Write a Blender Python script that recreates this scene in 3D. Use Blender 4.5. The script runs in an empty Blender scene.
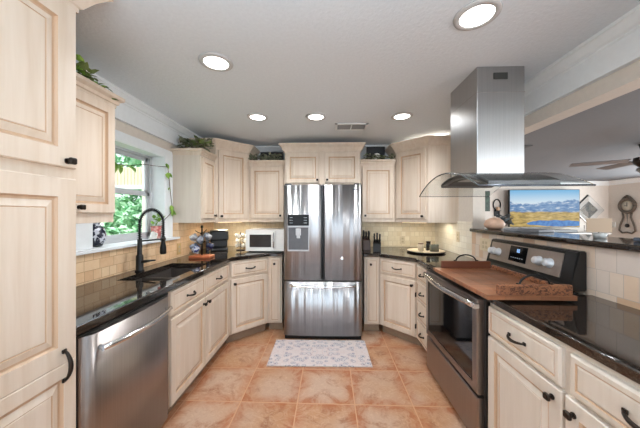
import bpy, bmesh, math, random
from mathutils import Vector, Matrix
C = bpy.context.scene.collection
R = math.radians
PI = math.pi
random.seed(7)
# ------------------------------------------------------------ camera, world, light, exposure
sc = bpy.context.scene
cam_d = bpy.data.cameras.new('camera'); cam = bpy.data.objects.new('camera', cam_d); C.objects.link(cam)
cam_d.sensor_fit = 'HORIZONTAL'; cam_d.sensor_width = 36.0; cam_d.lens = 36.0 * 261 / 640
cam_d.clip_start = 0.05; cam_d.clip_end = 100
cam.location = (0, 0, 1.36); cam.rotation_euler = (R(90), 0, math.atan(9 / 261))
sc.camera = cam
w = bpy.data.worlds.new('world'); sc.world = w; w.use_nodes = True
bg = w.node_tree.nodes['Background']; bg.inputs[0].default_value = (0.86, 0.94, 1.0, 1); bg.inputs[1].default_value = 1.3
sc.view_settings.view_transform = 'Standard'; sc.view_settings.look = 'None'
sc.view_settings.gamma = 1; sc.view_settings.use_curve_mapping = False
sc.view_settings.exposure = 0.08

def area(name, loc, rot, sx, sy, power, col=(1, 1, 1)):
    l = bpy.data.lights.new(name, 'AREA'); l.shape = 'RECTANGLE'; l.size = sx; l.size_y = sy
    l.energy = power; l.color = col
    o = bpy.data.objects.new(name, l); C.objects.link(o); o.location = loc; o.rotation_euler = rot
    return o
# added area fills at the unseen rear and living-side openings, plus an upward bounce
area('fill_kitchen_rear', (-0.1, -2.45, 1.25), (R(90), 0, 0), 2.6, 1.9, 36, (0.76, 0.895, 1))
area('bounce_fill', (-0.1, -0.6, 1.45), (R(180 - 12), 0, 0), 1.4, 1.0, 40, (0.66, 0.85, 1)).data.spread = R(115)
area('fill_living_rear', (4.6, -2.45, 1.2), (R(90), 0, 0), 4.0, 1.8, 240, (0.9, 0.96, 1))
area('fill_living_side', (7.1, 4.1, 1.2), (R(90), 0, R(90)), 3.0, 1.5, 190, (0.9, 0.96, 1))  # added out of view to lift the far living wall
area('daylight_sink_window', (-2.25, 2.12, 2.75), (0, R(-32), 0), 0.7, 1.2, 85, (0.93, 0.98, 1))
LAMP_POWER = 33
sl = bpy.data.lights.new('sun', 'SUN'); sl.energy = 5.0; sl.angle = R(1.5); sl.color = (1, 0.98, 0.94)
so = bpy.data.objects.new('sun', sl); C.objects.link(so); so.rotation_euler = Vector((-0.55, 0.45, -0.85)).to_track_quat('-Z', 'Y').to_euler()
STRIP_POWER = 2.0

# ------------------------------------------------------------ helpers
def lin(c):
    def f(v):
        v /= 255.0
        return v / 12.92 if v <= 0.04045 else ((v + 0.055) / 1.055) ** 2.4
    return (f(c[0]), f(c[1]), f(c[2]), 1)

class NT:
    def __init__(s, name):
        s.m = bpy.data.materials.new(name); s.m.use_nodes = True
        s.t = s.m.node_tree; s.b = s.t.nodes['Principled BSDF']
    def n(s, typ, **kw):
        nd = s.t.nodes.new(typ)
        for k, v in kw.items():
            if k.startswith('i_'):
                key = k[2:]
                key = int(key) if key.isdigit() else key.replace('_', ' ')
                nd.inputs[key].default_value = v
            else: setattr(nd, k, v)
        return nd
    def l(s, a, b): s.t.links.new(a, b)
    def coord(s, scale=(1, 1, 1), loc=(0, 0, 0)):
        tc = s.n('ShaderNodeTexCoord'); mp = s.n('ShaderNodeMapping')
        mp.inputs['Scale'].default_value = scale; mp.inputs['Location'].default_value = loc
        s.l(tc.outputs['Object'], mp.inputs[0]); return mp.outputs[0]
    def ramp(s, fac, stops, interp='LINEAR'):
        r = s.n('ShaderNodeValToRGB'); cr = r.color_ramp; cr.interpolation = interp
        while len(cr.elements) < len(stops): cr.elements.new(0.5)
        for e, (p, c) in zip(cr.elements, stops): e.position = p; e.color = c
        s.l(fac, r.inputs[0]); return r.outputs[0]
    def noise(s, vec, scale, detail=3, rough=0.5, dist=0):
        nd = s.n('ShaderNodeTexNoise'); nd.inputs['Scale'].default_value = scale; nd.inputs['Detail'].default_value = detail
        nd.inputs['Roughness'].default_value = rough; nd.inputs['Distortion'].default_value = dist
        s.l(vec, nd.inputs['Vector']); return nd.outputs['Fac']
    def mix(s, fac, a, b, mode='MIX'):
        nd = s.n('ShaderNodeMix', data_type='RGBA', blend_type=mode)
        for sock, v in ((nd.inputs[0], fac), (nd.inputs[6], a), (nd.inputs[7], b)):
            if hasattr(v, 'links'): s.l(v, sock)
            else: sock.default_value = v
        return nd.outputs[2]
    def bump(s, h, strength=0.2, dist=0.01):
        nd = s.n('ShaderNodeBump'); nd.inputs['Strength'].default_value = strength; nd.inputs['Distance'].default_value = dist
        s.l(h, nd.inputs['Height']); s.l(nd.outputs[0], s.b.inputs['Normal'])
    def set(s, **kw):
        for k, v in kw.items(): s.b.inputs[k.replace('_', ' ')].default_value = v
        return s

def flat(name, col, rough=0.5, metal=0.0, var=0.06, scale=30, **kw):
    t = NT(name); v = t.coord(); n = t.noise(v, scale, 3)
    c = lin(col); lo = tuple(x * (1 - var) for x in c[:3]) + (1,); hi = tuple(min(1, x * (1 + var)) for x in c[:3]) + (1,)
    t.l(t.ramp(n, [(0.3, lo), (0.7, hi)]), t.b.inputs['Base Color'])
    t.set(Roughness=rough, Metallic=metal, **kw); return t.m

def wood(name, a, b, rough=0.42, vert=True, streak=26, gl=None):
    t = NT(name); v = t.coord((1, 1, 0.06) if vert else (0.06, 1, 1))
    n = t.noise(v, streak, 4, 0.6, 0.4); n2 = t.noise(t.coord(), 2.2, 2)
    col = t.ramp(n, [(0.28, lin(b)), (0.62, lin(a))])
    col = t.mix(0.25, col, t.ramp(n2, [(0.3, lin(b)), (0.7, lin(a))]))
    t.l(col, t.b.inputs['Base Color']); t.set(Roughness=rough); t.bump(n, 0.05, 0.004); return t.m

def brushed(name, col=(176, 176, 178), rough=0.26, wav=0.35, vert=True, sc_=7.0, aniso=0.0):
    t = NT(name); v = t.coord((1, 1, 0.004) if vert else (0.03, 1, 1)); n = t.noise(v, sc_, 2, 0.4)
    f = t.noise(t.coord((1, 1, 0.01) if vert else (0.01, 1, 1)), 220, 2)
    t.l(t.ramp(f, [(0.3, tuple(x * 0.9 for x in lin(col)[:3]) + (1,)), (0.7, lin(col))]), t.b.inputs['Base Color'])
    t.set(Metallic=1.0, Roughness=rough); t.bump(n, wav, 0.02)
    if aniso:
        t.set(Anisotropic=aniso); cx = t.n('ShaderNodeCombineXYZ'); cx.inputs[2].default_value = 1; t.l(cx.outputs[0], t.b.inputs['Tangent'])
    return t.m

def emis(name, col, s):
    t = NT(name); t.b.inputs['Base Color'].default_value = lin(col)
    t.b.inputs['Emission Color'].default_value = lin(col); t.b.inputs['Emission Strength'].default_value = s; return t.m

def tile(name, axis, bw, bh, cols, mortar, squash=1.0, sf=2, offset=0.5, rough=0.45, vein=0.5, msize=0.004):
    t = NT(name); tc = t.n('ShaderNodeTexCoord'); sp = t.n('ShaderNodeSeparateXYZ'); cb = t.n('ShaderNodeCombineXYZ')
    t.l(tc.outputs['Object'], sp.inputs[0])
    t.l(sp.outputs[{'x': 1, 'y': 0}[axis]], cb.inputs[0]); t.l(sp.outputs[2], cb.inputs[1])
    br = t.n('ShaderNodeTexBrick'); br.offset = offset; br.squash = squash; br.squash_frequency = sf
    t.l(cb.outputs[0], br.inputs['Vector'])
    br.inputs['Scale'].default_value = 1; br.inputs['Brick Width'].default_value = bw; br.inputs['Row Height'].default_value = bh
    br.inputs['Mortar Size'].default_value = msize; br.inputs['Mortar Smooth'].default_value = 0.3
    br.inputs['Color1'].default_value = (0, 0, 0, 1); br.inputs['Color2'].default_value = (1, 1, 1, 1); br.inputs['Mortar'].default_value = (0.5, 0.5, 0.5, 1)
    n = t.noise(tc.outputs['Object'], 9, 5, 0.65, 1.2); n2 = t.noise(tc.outputs['Object'], 45, 3)
    base = t.ramp(br.outputs['Color'], [(i / (len(cols) - 1), lin(c)) for i, c in enumerate(cols)])
    base = t.mix(vein, base, t.ramp(n, [(0.25, lin(cols[0])), (0.75, lin(cols[-1]))]))
    base = t.mix(0.12, base, t.ramp(n2, [(0.3, lin(cols[0])), (0.7, lin(cols[-1]))]))
    col = t.mix(br.outputs['Fac'], base, lin(mortar))
    t.l(col, t.b.inputs['Base Color']); t.set(Roughness=rough)
    inv = t.n('ShaderNodeMath', operation='SUBTRACT'); inv.inputs[0].default_value = 1; t.l(br.outputs['Fac'], inv.inputs[1])
    t.bump(inv.outputs[0], 0.4, 0.004); return t.m

# mesh building -------------------------------------------------------------
def bx(bm, x0, x1, y0, y1, z0, z1, bev=0.0, mi=0, seg=2):
    vs = [bm.verts.new(p) for p in ((x0, y0, z0), (x1, y0, z0), (x1, y1, z0), (x0, y1, z0), (x0, y0, z1), (x1, y0, z1), (x1, y1, z1), (x0, y1, z1))]
    fs = [bm.faces.new([vs[i] for i in q]) for q in ((0, 3, 2, 1), (4, 5, 6, 7), (0, 1, 5, 4), (1, 2, 6, 5), (2, 3, 7, 6), (3, 0, 4, 7))]
    for f in fs: f.material_index = mi
    if bev > 0:
        es = list({e for f in fs for e in f.edges})
        r = bmesh.ops.bevel(bm, geom=es, offset=bev, segments=seg, affect='EDGES', profile=0.5)
        for f in r['faces']: f.material_index = mi
    return vs

def prism(bm, pts, z0, z1, mi=0, bev=0.0):
    lo = [bm.verts.new((x, y, z0)) for x, y in pts]; hi = [bm.verts.new((x, y, z1)) for x, y in pts]
    fs = [bm.faces.new(lo[::-1]), bm.faces.new(hi)]; n = len(pts)
    for i in range(n): fs.append(bm.faces.new((lo[i], lo[(i + 1) % n], hi[(i + 1) % n], hi[i])))
    for f in fs: f.material_index = mi
    if bev > 0:
        bmesh.ops.bevel(bm, geom=list({e for f in fs[1:2] for e in f.edges}), offset=bev, segments=3, affect='EDGES', profile=0.5)

def panel(bm, x0, x1, z0, z1, prof, y=0.0):
    """nested rectangular loops stepping in towards the centre of a front that faces -y: (inset, depth, material)"""
    loops = []
    for ins, d, *_ in prof:
        loops.append([bm.verts.new(p) for p in ((x0 + ins, y - d, z0 + ins), (x1 - ins, y - d, z0 + ins), (x1 - ins, y - d, z1 - ins), (x0 + ins, y - d, z1 - ins))])
    for k in range(1, len(loops)):
        for i in range(4):
            f = bm.faces.new((loops[k - 1][i], loops[k - 1][(i + 1) % 4], loops[k][(i + 1) % 4], loops[k][i]))
            f.material_index = prof[k][2] if len(prof[k]) > 2 else 0
    bm.faces.new(loops[-1]); bm.faces.new(loops[0][::-1])

def door_prof(fr=0.055, t=0.02):
    return [(0, 0), (0, t - 0.004), (0.004, t), (fr - 0.004, t), (fr + 0.002, t - 0.009, 1), (fr + 0.010, t - 0.009, 1), (fr + 0.034, t - 0.001), (fr + 0.036, t - 0.003, 1), (fr + 0.038, t - 0.003, 1), (fr + 0.040, t - 0.001)]
def drawer_prof(t=0.02):
    return [(0, 0), (0, t - 0.006), (0.006, t - 0.002), (0.008, t), (0.024, t), (0.027, t - 0.004, 1), (0.030, t - 0.004, 1), (0.036, t - 0.001)]

def tube(bm, pts, r, seg=8, mi=0, cap=True):
    pts = [Vector(p) for p in pts]; rings = []; n = len(pts); up = None
    for i, p in enumerate(pts):
        d = (pts[min(i + 1, n - 1)] - pts[max(i - 1, 0)]).normalized()
        if up is None: up = d.orthogonal().normalized()
        else:
            up = (up - d * up.dot(d))
            up = up.normalized() if up.length > 1e-6 else d.orthogonal().normalized()
        sd = d.cross(up); rr = r[i] if isinstance(r, (list, tuple)) else r
        rings.append([bm.verts.new(p + (up * math.cos(a) + sd * math.sin(a)) * rr) for a in (2 * PI * k / seg for k in range(seg))])
    for a, b in zip(rings, rings[1:]):
        for k in range(seg):
            f = bm.faces.new((a[k], a[(k + 1) % seg], b[(k + 1) % seg], b[k])); f.material_index = mi; f.smooth = True
    if cap:
        for f in (bm.faces.new(rings[0][::-1]), bm.faces.new(rings[-1])): f.material_index = mi

def lathe(bm, prof, seg=24, mi=0, c=(0, 0, 0), M=None):
    rings = []
    for r, z in prof:
        if r < 1e-5: rings.append([bm.verts.new((c[0], c[1], c[2] + z))])
        else: rings.append([bm.verts.new((c[0] + r * math.cos(2 * PI * k / seg), c[1] + r * math.sin(2 * PI * k / seg), c[2] + z)) for k in range(seg)])
    for a, b in zip(rings, rings[1:]):
        for k in range(seg):
            j = (k + 1) % seg
            if len(a) == 1 and len(b) == 1: continue
            if len(a) == 1: q = (a[0], b[j], b[k])
            elif len(b) == 1: q = (a[k], a[j], b[0])
            else: q = (a[k], a[j], b[j], b[k])
            f = bm.faces.new(q); f.material_index = mi; f.smooth = True
    if M is not None:
        for rg in rings:
            for v in rg: v.co = M @ v.co

def sweep(bm, pts, prof, mi=0):
    """sweep a closed profile of (offset to the right of travel, z) along a 2D polyline with mitred corners"""
    P = [Vector(p) for p in pts]; n = len(P); secs = []
    for i in range(n):
        ns = []
        if i > 0: d = (P[i] - P[i - 1]).normalized(); ns.append(Vector((d.y, -d.x)))
        if i < n - 1: d = (P[i + 1] - P[i]).normalized(); ns.append(Vector((d.y, -d.x)))
        m = sum(ns, Vector((0, 0))).normalized(); k = 1 / max(0.2, m.dot(ns[0]))
        secs.append([bm.verts.new((P[i].x + m.x * o * k, P[i].y + m.y * o * k, z)) for o, z in prof])
    m_ = len(prof)
    for a, b in zip(secs, secs[1:]):
        for k in range(m_):
            f = bm.faces.new((a[k], a[(k + 1) % m_], b[(k + 1) % m_], b[k])); f.material_index = mi
    for f in (bm.faces.new(secs[0]), bm.faces.new(secs[-1][::-1])): f.material_index = mi

def leaf(bm, p, size, yaw, pitch, roll=0, mi=0):
    M = Matrix.Translation(p) @ Matrix.Rotation(yaw, 4, 'Z') @ Matrix.Rotation(pitch, 4, 'Y') @ Matrix.Rotation(roll, 4, 'X')
    s = size
    co = [(0, 0, 0), (0.35 * s, 0.3 * s, 0.06 * s), (0.35 * s, -0.3 * s, 0.06 * s), (0.5 * s, 0, -0.02 * s), (1.0 * s, 0, -0.1 * s), (0.7 * s, 0.2 * s, 0.03 * s), (0.7 * s, -0.2 * s, 0.03 * s)]
    v = [bm.verts.new(M @ Vector(c)) for c in co]
    for q in ((0, 3, 1), (0, 2, 3), (1, 3, 4, 5), (3, 2, 6, 4)):
        f = bm.faces.new([v[i] for i in q]); f.material_index = mi

def obj(name, bm, mats, parent=None, smooth=False, loc=None, rot=None):
    bmesh.ops.recalc_face_normals(bm, faces=bm.faces)
    me = bpy.data.meshes.new(name); bm.to_mesh(me); bm.free()
    for m in (mats if isinstance(mats, (list, tuple)) else [mats]): me.materials.append(m)
    if smooth:
        for p in me.polygons: p.use_smooth = True
    o = bpy.data.objects.new(name, me); C.objects.link(o)
    if parent: o.parent = parent
    if loc: o.location = loc
    if rot: o.rotation_euler = rot
    return o
NB = bmesh.new
def thing(name, label, cat, loc=(0, 0, 0), rotz=0, group=None):
    o = bpy.data.objects.new(name, None); C.objects.link(o); o.empty_display_size = 0.05
    o.location = loc; o.rotation_euler = (0, 0, rotz); o['label'] = label; o['category'] = cat
    if group: o['group'] = group
    return o
def tag(o, label, cat, group=None):
    o['label'] = label; o['category'] = cat
    if group: o['group'] = group
    return o
def struct(name, bm, m, smooth=False):
    o = obj(name, bm, m, None, smooth); o['kind'] = 'structure'; return o
def copy_tree(o, parent=None):
    c = o.copy(); C.objects.link(c)
    if parent: c.parent = parent
    for ch in list(o.children): copy_tree(ch, c)
    return c
def box1(*a, **k):
    bm = NB(); bx(bm, *a, **k); return bm
def loc2(pts, loc, rot):
    c, s = math.cos(-rot), math.sin(-rot)
    return [((x - loc[0]) * c - (y - loc[1]) * s, (x - loc[0]) * s + (y - loc[1]) * c) for x, y in pts]

# ------------------------------------------------------------ materials
M = {}
M['wood'] = wood('pickled_maple', (222, 206, 189), (208, 187, 165))
M['glaze'] = wood('brown_glaze', (204, 172, 142), (184, 150, 120))
M['creamwood'] = wood('cream_painted_wood', (218, 206, 192), (206, 192, 176))
M['toe'] = flat('toe_kick_brown', (150, 126, 104), 0.7)
M['bronze'] = flat('oiled_bronze', (44, 36, 30), 0.35, 0.6)
M['steel'] = brushed('brushed_steel', (174, 174, 176), 0.33, 0.85, sc_=13, aniso=0.9)
M['steelh'] = brushed('hood_steel', (178, 178, 178), 0.30, 0.2, sc_=3)
M['steeldark'] = brushed('dark_stainless', (160, 152, 148), 0.32, 0.1, aniso=0.7)
M['chrome'] = flat('polished_handle_steel', (215, 215, 216), 0.18, 1.0)
M['black'] = flat('black_plastic', (10, 10, 11), 0.32)
M['blackmat'] = flat('matte_black', (20, 20, 21), 0.5, 0.3)
M['blackglass'] = flat('black_oven_glass', (14, 14, 16), 0.06, var=0.02)
M['white'] = flat('white_trim_paint', (232, 236, 238), 0.5, var=0.02)
M['whitegloss'] = flat('white_appliance', (238, 236, 230), 0.3, var=0.02)
M['ceil'] = None
M['beige'] = flat('warm_beige_wall', (214, 205, 194), 0.75, var=0.03)
M['greige'] = flat('living_greige_wall', (218, 210, 201), 0.8, var=0.03)
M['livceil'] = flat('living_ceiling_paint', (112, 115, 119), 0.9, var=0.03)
t = NT('knockdown_ceiling'); v = t.coord(); n = t.noise(v, 55, 5, 0.6)
t.l(t.ramp(n, [(0.3, lin((220, 227, 233))), (0.7, lin((226, 233, 239)))]), t.b.inputs['Base Color']); t.set(Roughness=0.9); t.bump(n, 0.25, 0.01); M['ceil'] = t.m
# granite
t = NT('black_granite'); v = t.coord(); n = t.noise(v, 160, 4, 0.7); n2 = t.noise(v, 420, 2)
c = t.ramp(n, [(0.42, lin((13, 12, 12))), (0.56, lin((36, 29, 25))), (0.66, lin((84, 70, 58)))])
c = t.mix(t.ramp(n2, [(0.62, (0, 0, 0, 1)), (0.7, (1, 1, 1, 1))]), c, lin((120, 108, 96)))
t.l(c, t.b.inputs['Base Color']); t.set(Roughness=0.045, IOR=1.85); M['granite'] = t.m
# backsplash stone
M['tile_left'] = tile('travertine_warm', 'x', 0.115, 0.066, [(214, 170, 128), (236, 200, 158), (224, 190, 152), (244, 216, 178)], (190, 150, 112), 0.55, 2, vein=0.4, msize=0.002)
M['tile_back'] = tile('travertine_pale', 'y', 0.10, 0.066, [(214, 194, 158), (232, 216, 186), (224, 208, 180), (244, 232, 208)], (214, 198, 168), 0.6, 2, vein=0.3)
M['tile_right'] = tile('travertine_cool', 'x', 0.105, 0.118, [(202, 164, 130), (224, 208, 192), (206, 202, 200), (242, 226, 208), (216, 186, 158)], (184, 168, 156), 0.62, 2, vein=0.3, msize=0.0016)
M['tile_pale'] = tile('travertine_white', 'x', 0.10, 0.066, [(220, 208, 186), (232, 224, 208), (228, 220, 204), (242, 236, 222)], (220, 212, 196), 0.6, 2, vein=0.25)
# floor tile: 0.412 m grid, joints at x=.184, y=1.87
t = NT('terracotta_floor_tile'); v = t.coord(loc=(-0.184, -1.87, 0))
def brick(ms, sm):
    b = t.n('ShaderNodeTexBrick'); b.offset = 0; b.squash = 1; t.l(v, b.inputs['Vector'])
    b.inputs['Scale'].default_value = 1; b.inputs['Brick Width'].default_value = 0.412; b.inputs['Row Height'].default_value = 0.412
    b.inputs['Mortar Size'].default_value = ms; b.inputs['Mortar Smooth'].default_value = sm; b.inputs['Bias'].default_value = 0
    b.inputs['Color1'].default_value = (0, 0, 0, 1); b.inputs['Color2'].default_value = (1, 1, 1, 1); b.inputs['Mortar'].default_value = (0.5, 0.5, 0.5, 1)
    return b
b1 = brick(0.004, 0.1); b2 = brick(0.10, 1.0); o_ = t.coord()
sh = t.n('ShaderNodeVectorMath', operation='MULTIPLY_ADD'); t.l(b1.outputs['Color'], sh.inputs[0]); sh.inputs[1].default_value = (7, 5, 3); t.l(o_, sh.inputs[2]); o_ = sh.outputs[0]
n = t.noise(o_, 5.0, 6, 0.68, 1.6); n2 = t.noise(o_, 19, 5, 0.7, 2.5); n3 = t.noise(o_, 2.2, 2)
base = t.ramp(n3, [(0.38, lin((198, 150, 112))), (0.62, lin((202, 170, 148)))])
base = t.mix(t.ramp(n, [(0.32, (0.9, 0.9, 0.9, 1)), (0.50, (0, 0, 0, 1))]), base, lin((160, 104, 70)))
base = t.mix(t.ramp(n2, [(0.46, (0, 0, 0, 1)), (0.66, (0.6, 0.6, 0.6, 1))]), base, lin((220, 188, 162)))
em = t.n('ShaderNodeMath', operation='MULTIPLY'); t.l(b2.outputs['Fac'], em.inputs[0]); t.l(t.ramp(n, [(0.40, (0.9, 0.9, 0.9, 1)), (0.62, (0.1, 0.1, 0.1, 1))]), em.inputs[1])
base = t.mix(em.outputs[0], base, lin((182, 106, 58)))
base = t.mix(0.10, base, b1.outputs['Color'], 'SOFT_LIGHT')
c = t.mix(b1.outputs['Fac'], t.mix(1.0, base, (0.84, 0.80, 0.76, 1), 'MULTIPLY'), lin((198, 152, 116)))
t.l(c, t.b.inputs['Base Color']); t.set(Roughness=0.33)
h_ = t.n('ShaderNodeMath', operation='SUBTRACT'); t.l(n2, h_.inputs[0]); t.l(b1.outputs['Fac'], h_.inputs[1]); t.bump(h_.outputs[0], 0.25, 0.006); M['floor'] = t.m
# glass
t = NT('hood_glass'); t.set(Roughness=0.0, IOR=1.06, Transmission_Weight=1.0); t.b.inputs['Base Color'].default_value = (0.84, 0.87, 0.865, 1); M['glass'] = t.m
t = NT('window_glass'); t.set(Roughness=0.0, IOR=1.05, Transmission_Weight=1.0); t.b.inputs['Base Color'].default_value = (0.97, 1, 0.99, 1); M['pane'] = t.m
# leaves
def leafmat(name, a, b, rough=0.5, tr=0.0):
    t = NT(name); n = t.noise(t.coord(), 14, 2)
    t.l(t.ramp(n, [(0.3, lin(a)), (0.7, lin(b))]), t.b.inputs['Base Color']); t.set(Roughness=rough); return t.m
M['ivy'] = leafmat('ivy_leaf', (58, 76, 36), (132, 148, 84))
M['sage'] = leafmat('dusty_green_leaf', (92, 100, 78), (158, 158, 132))
M['vine'] = leafmat('bright_vine_leaf', (96, 142, 44), (156, 190, 86))
M['tree'] = leafmat('garden_leaf', (120, 186, 140), (206, 236, 204))
M['bark'] = flat('bark', (92, 74, 58), 0.9, var=0.2)
M['brownwood'] = wood('walnut_board', (126, 72, 48), (84, 44, 30), 0.4, False, 14)
M['redwood'] = wood('red_wood_base', (190, 106, 66), (150, 78, 46), 0.4, False, 20)

def ringknob(parent, x, z, y=-0.02, s=0.026):
    bm = NB(); tube(bm, [(x, y, z), (x, y - 0.004, z)], 0.011, 12); tube(bm, [(x, y - 0.003, z), (x, y - 0.016, z)], 0.006, 8)
    bx(bm, x - s / 2, x + s / 2, y - 0.030, y - 0.015, z - s / 2, z + s / 2, 0.005)
    return obj('knob', bm, M['bronze'], parent)
def pull(parent, x, z, w_=0.10, y=-0.02, vert=False, rr=0.0055):
    bm = NB(); pts = []
    for i in range(11):
        a = i / 10; u = (a - 0.5) * w_; d = 0.004 + 0.026 * math.sin(PI * a) ** 0.7
        pts.append((x, y - d, z + u) if vert else (x + u, y - d, z - 0.006 * math.sin(PI * a)))
    tube(bm, pts, [0.0045 + 0.003 * abs(math.sin(PI * i / 10)) for i in range(11)], 8)
    for s in (-1, 1):
        p = (x, y, z + s * w_ * 0.47) if vert else (x + s * w_ * 0.47, y, z)
        bx(bm, p[0] - 0.008, p[0] + 0.008, y - 0.008, y, p[2] - 0.008, p[2] + 0.008, 0.003)
    return obj('pull_handle', bm, M['bronze'], parent)
def door(parent, x0, x1, z0, z1, knob=None, fr=0.055, mats=None, y=0.0):
    bm = NB(); panel(bm, x0, x1, z0, z1, door_prof(fr), y); d = obj('door', bm, mats or [M['wood'], M['glaze']], parent)
    if knob: ringknob(d, knob[0], knob[1], y - 0.02)
    return d
def drawer(parent, x0, x1, z0, z1, mats=None, pw=0.1, name='drawer', px=None):
    bm = NB(); panel(bm, x0, x1, z0, z1, drawer_prof()); d = obj(name, bm, mats or [M['wood'], M['glaze']], parent)
    if pw: pull(d, (x0 + x1) / 2 if px is None else px, (z0 + z1) / 2, pw)
    return d
CROWN = lambda z0, z1, o: [(0, z0), (0.008, z0), (0.010, z0 + 0.018), (0.018, z0 + 0.022), (o * 0.55, z0 + (z1 - z0) * 0.55), (o * 0.9, z1 - 0.022), (o, z1 - 0.018), (o, z1), (0, z1)]
WM = None

# ------------------------------------------------------------ the setting
CZ = 2.29; BY = 3.62; LX = -1.63; RX = 1.46; RY = -2.6
LIVX = 7.17; LIVY = 6.95; LZ = 2.2
struct('floor', box1(-1.85, LIVX + 0.1, RY, LIVY + 0.1, -0.06, 0), M['floor'])
struct('ceiling', box1(-1.85, RX + 0.14, RY, BY + 0.12, CZ, CZ + 0.06), M['ceil'])
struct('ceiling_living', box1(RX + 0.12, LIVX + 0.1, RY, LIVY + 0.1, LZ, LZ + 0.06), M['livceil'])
bm = NB(); WY0, WY1, WZ0, WZ1 = 1.73, 2.52, 1.125, 1.925
bx(bm, -1.85, LX, RY, WY0, 0, CZ); bx(bm, -1.85, LX, WY1, BY + 0.12, 0, CZ)
bx(bm, -1.85, LX, WY0, WY1, 0, WZ0 - 0.02); bx(bm, -1.85, LX, WY0, WY1, WZ1, CZ)
struct('wall_left', bm, M['beige'])
struct('wall_back', box1(LX, RX + 0.12, BY, BY + 0.12, 0, CZ), M['white'])
bm = NB(); bx(bm, RX, RX + 0.12, 2.70, BY, 0, CZ); bx(bm, RX, RX + 0.12, RY, 2.70, 0, 1.183); bx(bm, RX, RX + 0.12, RY, 2.70, 2.0, CZ)
struct('wall_right', bm, M['beige'])
bm = NB(); bx(bm, RX + 0.12, LIVX, LIVY, LIVY + 0.1, 0, LZ); struct('wall_living_far', bm, M['greige'])
bm = NB(); bx(bm, LIVX, LIVX + 0.1, RY, 2.5, 0, LZ); bx(bm, LIVX, LIVX + 0.1, 5.7, LIVY + 0.1, 0, LZ); bx(bm, LIVX, LIVX + 0.1, 2.5, 5.7, 0, 0.35); bx(bm, LIVX, LIVX + 0.1, 2.5, 5.7, 2.0, LZ)
struct('wall_living_right', bm, M['greige'])
bm = NB(); bx(bm, RX, RX + 0.12, BY + 0.12, LIVY, 0, LZ); struct('wall_living_left', bm, M['greige'])
bm = NB()
for a, b in ((-1.85, -1.45), (1.25, 2.5), (6.7, LIVX + 0.1)): bx(bm, a, b, RY - 0.1, RY, 0, CZ)
bx(bm, -1.45, 1.25, RY - 0.1, RY, 2.25, CZ); bx(bm, 2.5, 6.7, RY - 0.1, RY, 2.15, CZ)
struct('wall_rear', bm, M['beige'])
# crown mouldings with a frieze board
rc = [(0, 2.085), (0.03, 2.085), (0.03, 2.215), (0.036, 2.222), (0.036, 2.230), (0.050, 2.238), (0.070, 2.262), (0.078, 2.270), (0.084, 2.272), (0.084, CZ), (0, CZ)]
bm = NB(); sweep(bm, [(LX, RY), (LX, BY), (RX, BY), (RX, RY)], rc); struct('trim_1', bm, M['white'])
lc = [(0, 2.09), (0.012, 2.09), (0.02, 2.12), (0.07, 2.18), (0.08, 2.18), (0.08, LZ), (0, LZ)]
bm = NB(); sweep(bm, [(RX + 0.12, LIVY), (LIVX, LIVY), (LIVX, RY)], lc); struct('trim_2', bm, M['white'])
# stone backsplash
bm = NB(); bx(bm, LX, -1.56, 1.0, 2.86, 0.90, 1.103); bx(bm, LX, -1.56, 2.65, 2.86, 1.103, 1.27); struct('wall_left_backsplash', bm, M['tile_left'])
bm = NB(); bx(bm, LX, -1.618, 2.86, BY, 0.90, 1.28); struct('wall_left_corner_backsplash', bm, M['tile_left'])
struct('wall_back_backsplash', box1(-1.618, RX - 0.012, BY - 0.012, BY, 0.90, 1.28), M['tile_back'])
struct('wall_right_corner_backsplash', box1(RX - 0.012, RX, 2.70, BY, 0.90, 1.28), M['tile_pale'])
struct('wall_right_backsplash', box1(RX - 0.012, RX, -0.8, 2.70, 0.90, 1.183), M['tile_right'])
# window in its deep reveal
bm = NB(); bx(bm, -1.80, -1.535, 1.0, 2.645, 1.105, 1.125, 0.003); struct('trim_3', bm, M['white'])
bm = NB()
bx(bm, LX, LX + 0.016, 1.60, WY0, 1.125, 2.0, 0.002); bx(bm, LX, LX + 0.016, WY1, 2.645, 1.125, 2.0, 0.002); bx(bm, LX, LX + 0.016, WY0, WY1, WZ1, 2.0, 0.002)
bx(bm, -1.80, LX + 0.01, WY0 - 0.005, WY0 + 0.006, 1.125, WZ1); bx(bm, -1.80, LX + 0.01, WY1 - 0.006, WY1 + 0.005, 1.125, WZ1); bx(bm, -1.80, LX + 0.01, WY0, WY1, WZ1 - 0.006, WZ1 + 0.005)
struct('trim_4', bm, M['white'])
win = bpy.data.objects.new('window_1', None); C.objects.link(win); win['kind'] = 'structure'; win.location = (-1.76, 2.125, 1.125)
M['vinyl'] = flat('grey_window_vinyl', (186, 188, 190), 0.45, var=0.03)
bm = NB(); a, b = -0.389, 0.389
bx(bm, -0.03, 0.02, a, a + 0.03, 0, 0.80, 0.003); bx(bm, -0.03, 0.02, b - 0.03, b, 0, 0.80, 0.003); bx(bm, -0.03, 0.02, a, b, 0, 0.03, 0.003); bx(bm, -0.03, 0.02, a, b, 0.775, 0.80, 0.003)
obj('window_frame', bm, M['vinyl'], win)
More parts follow.
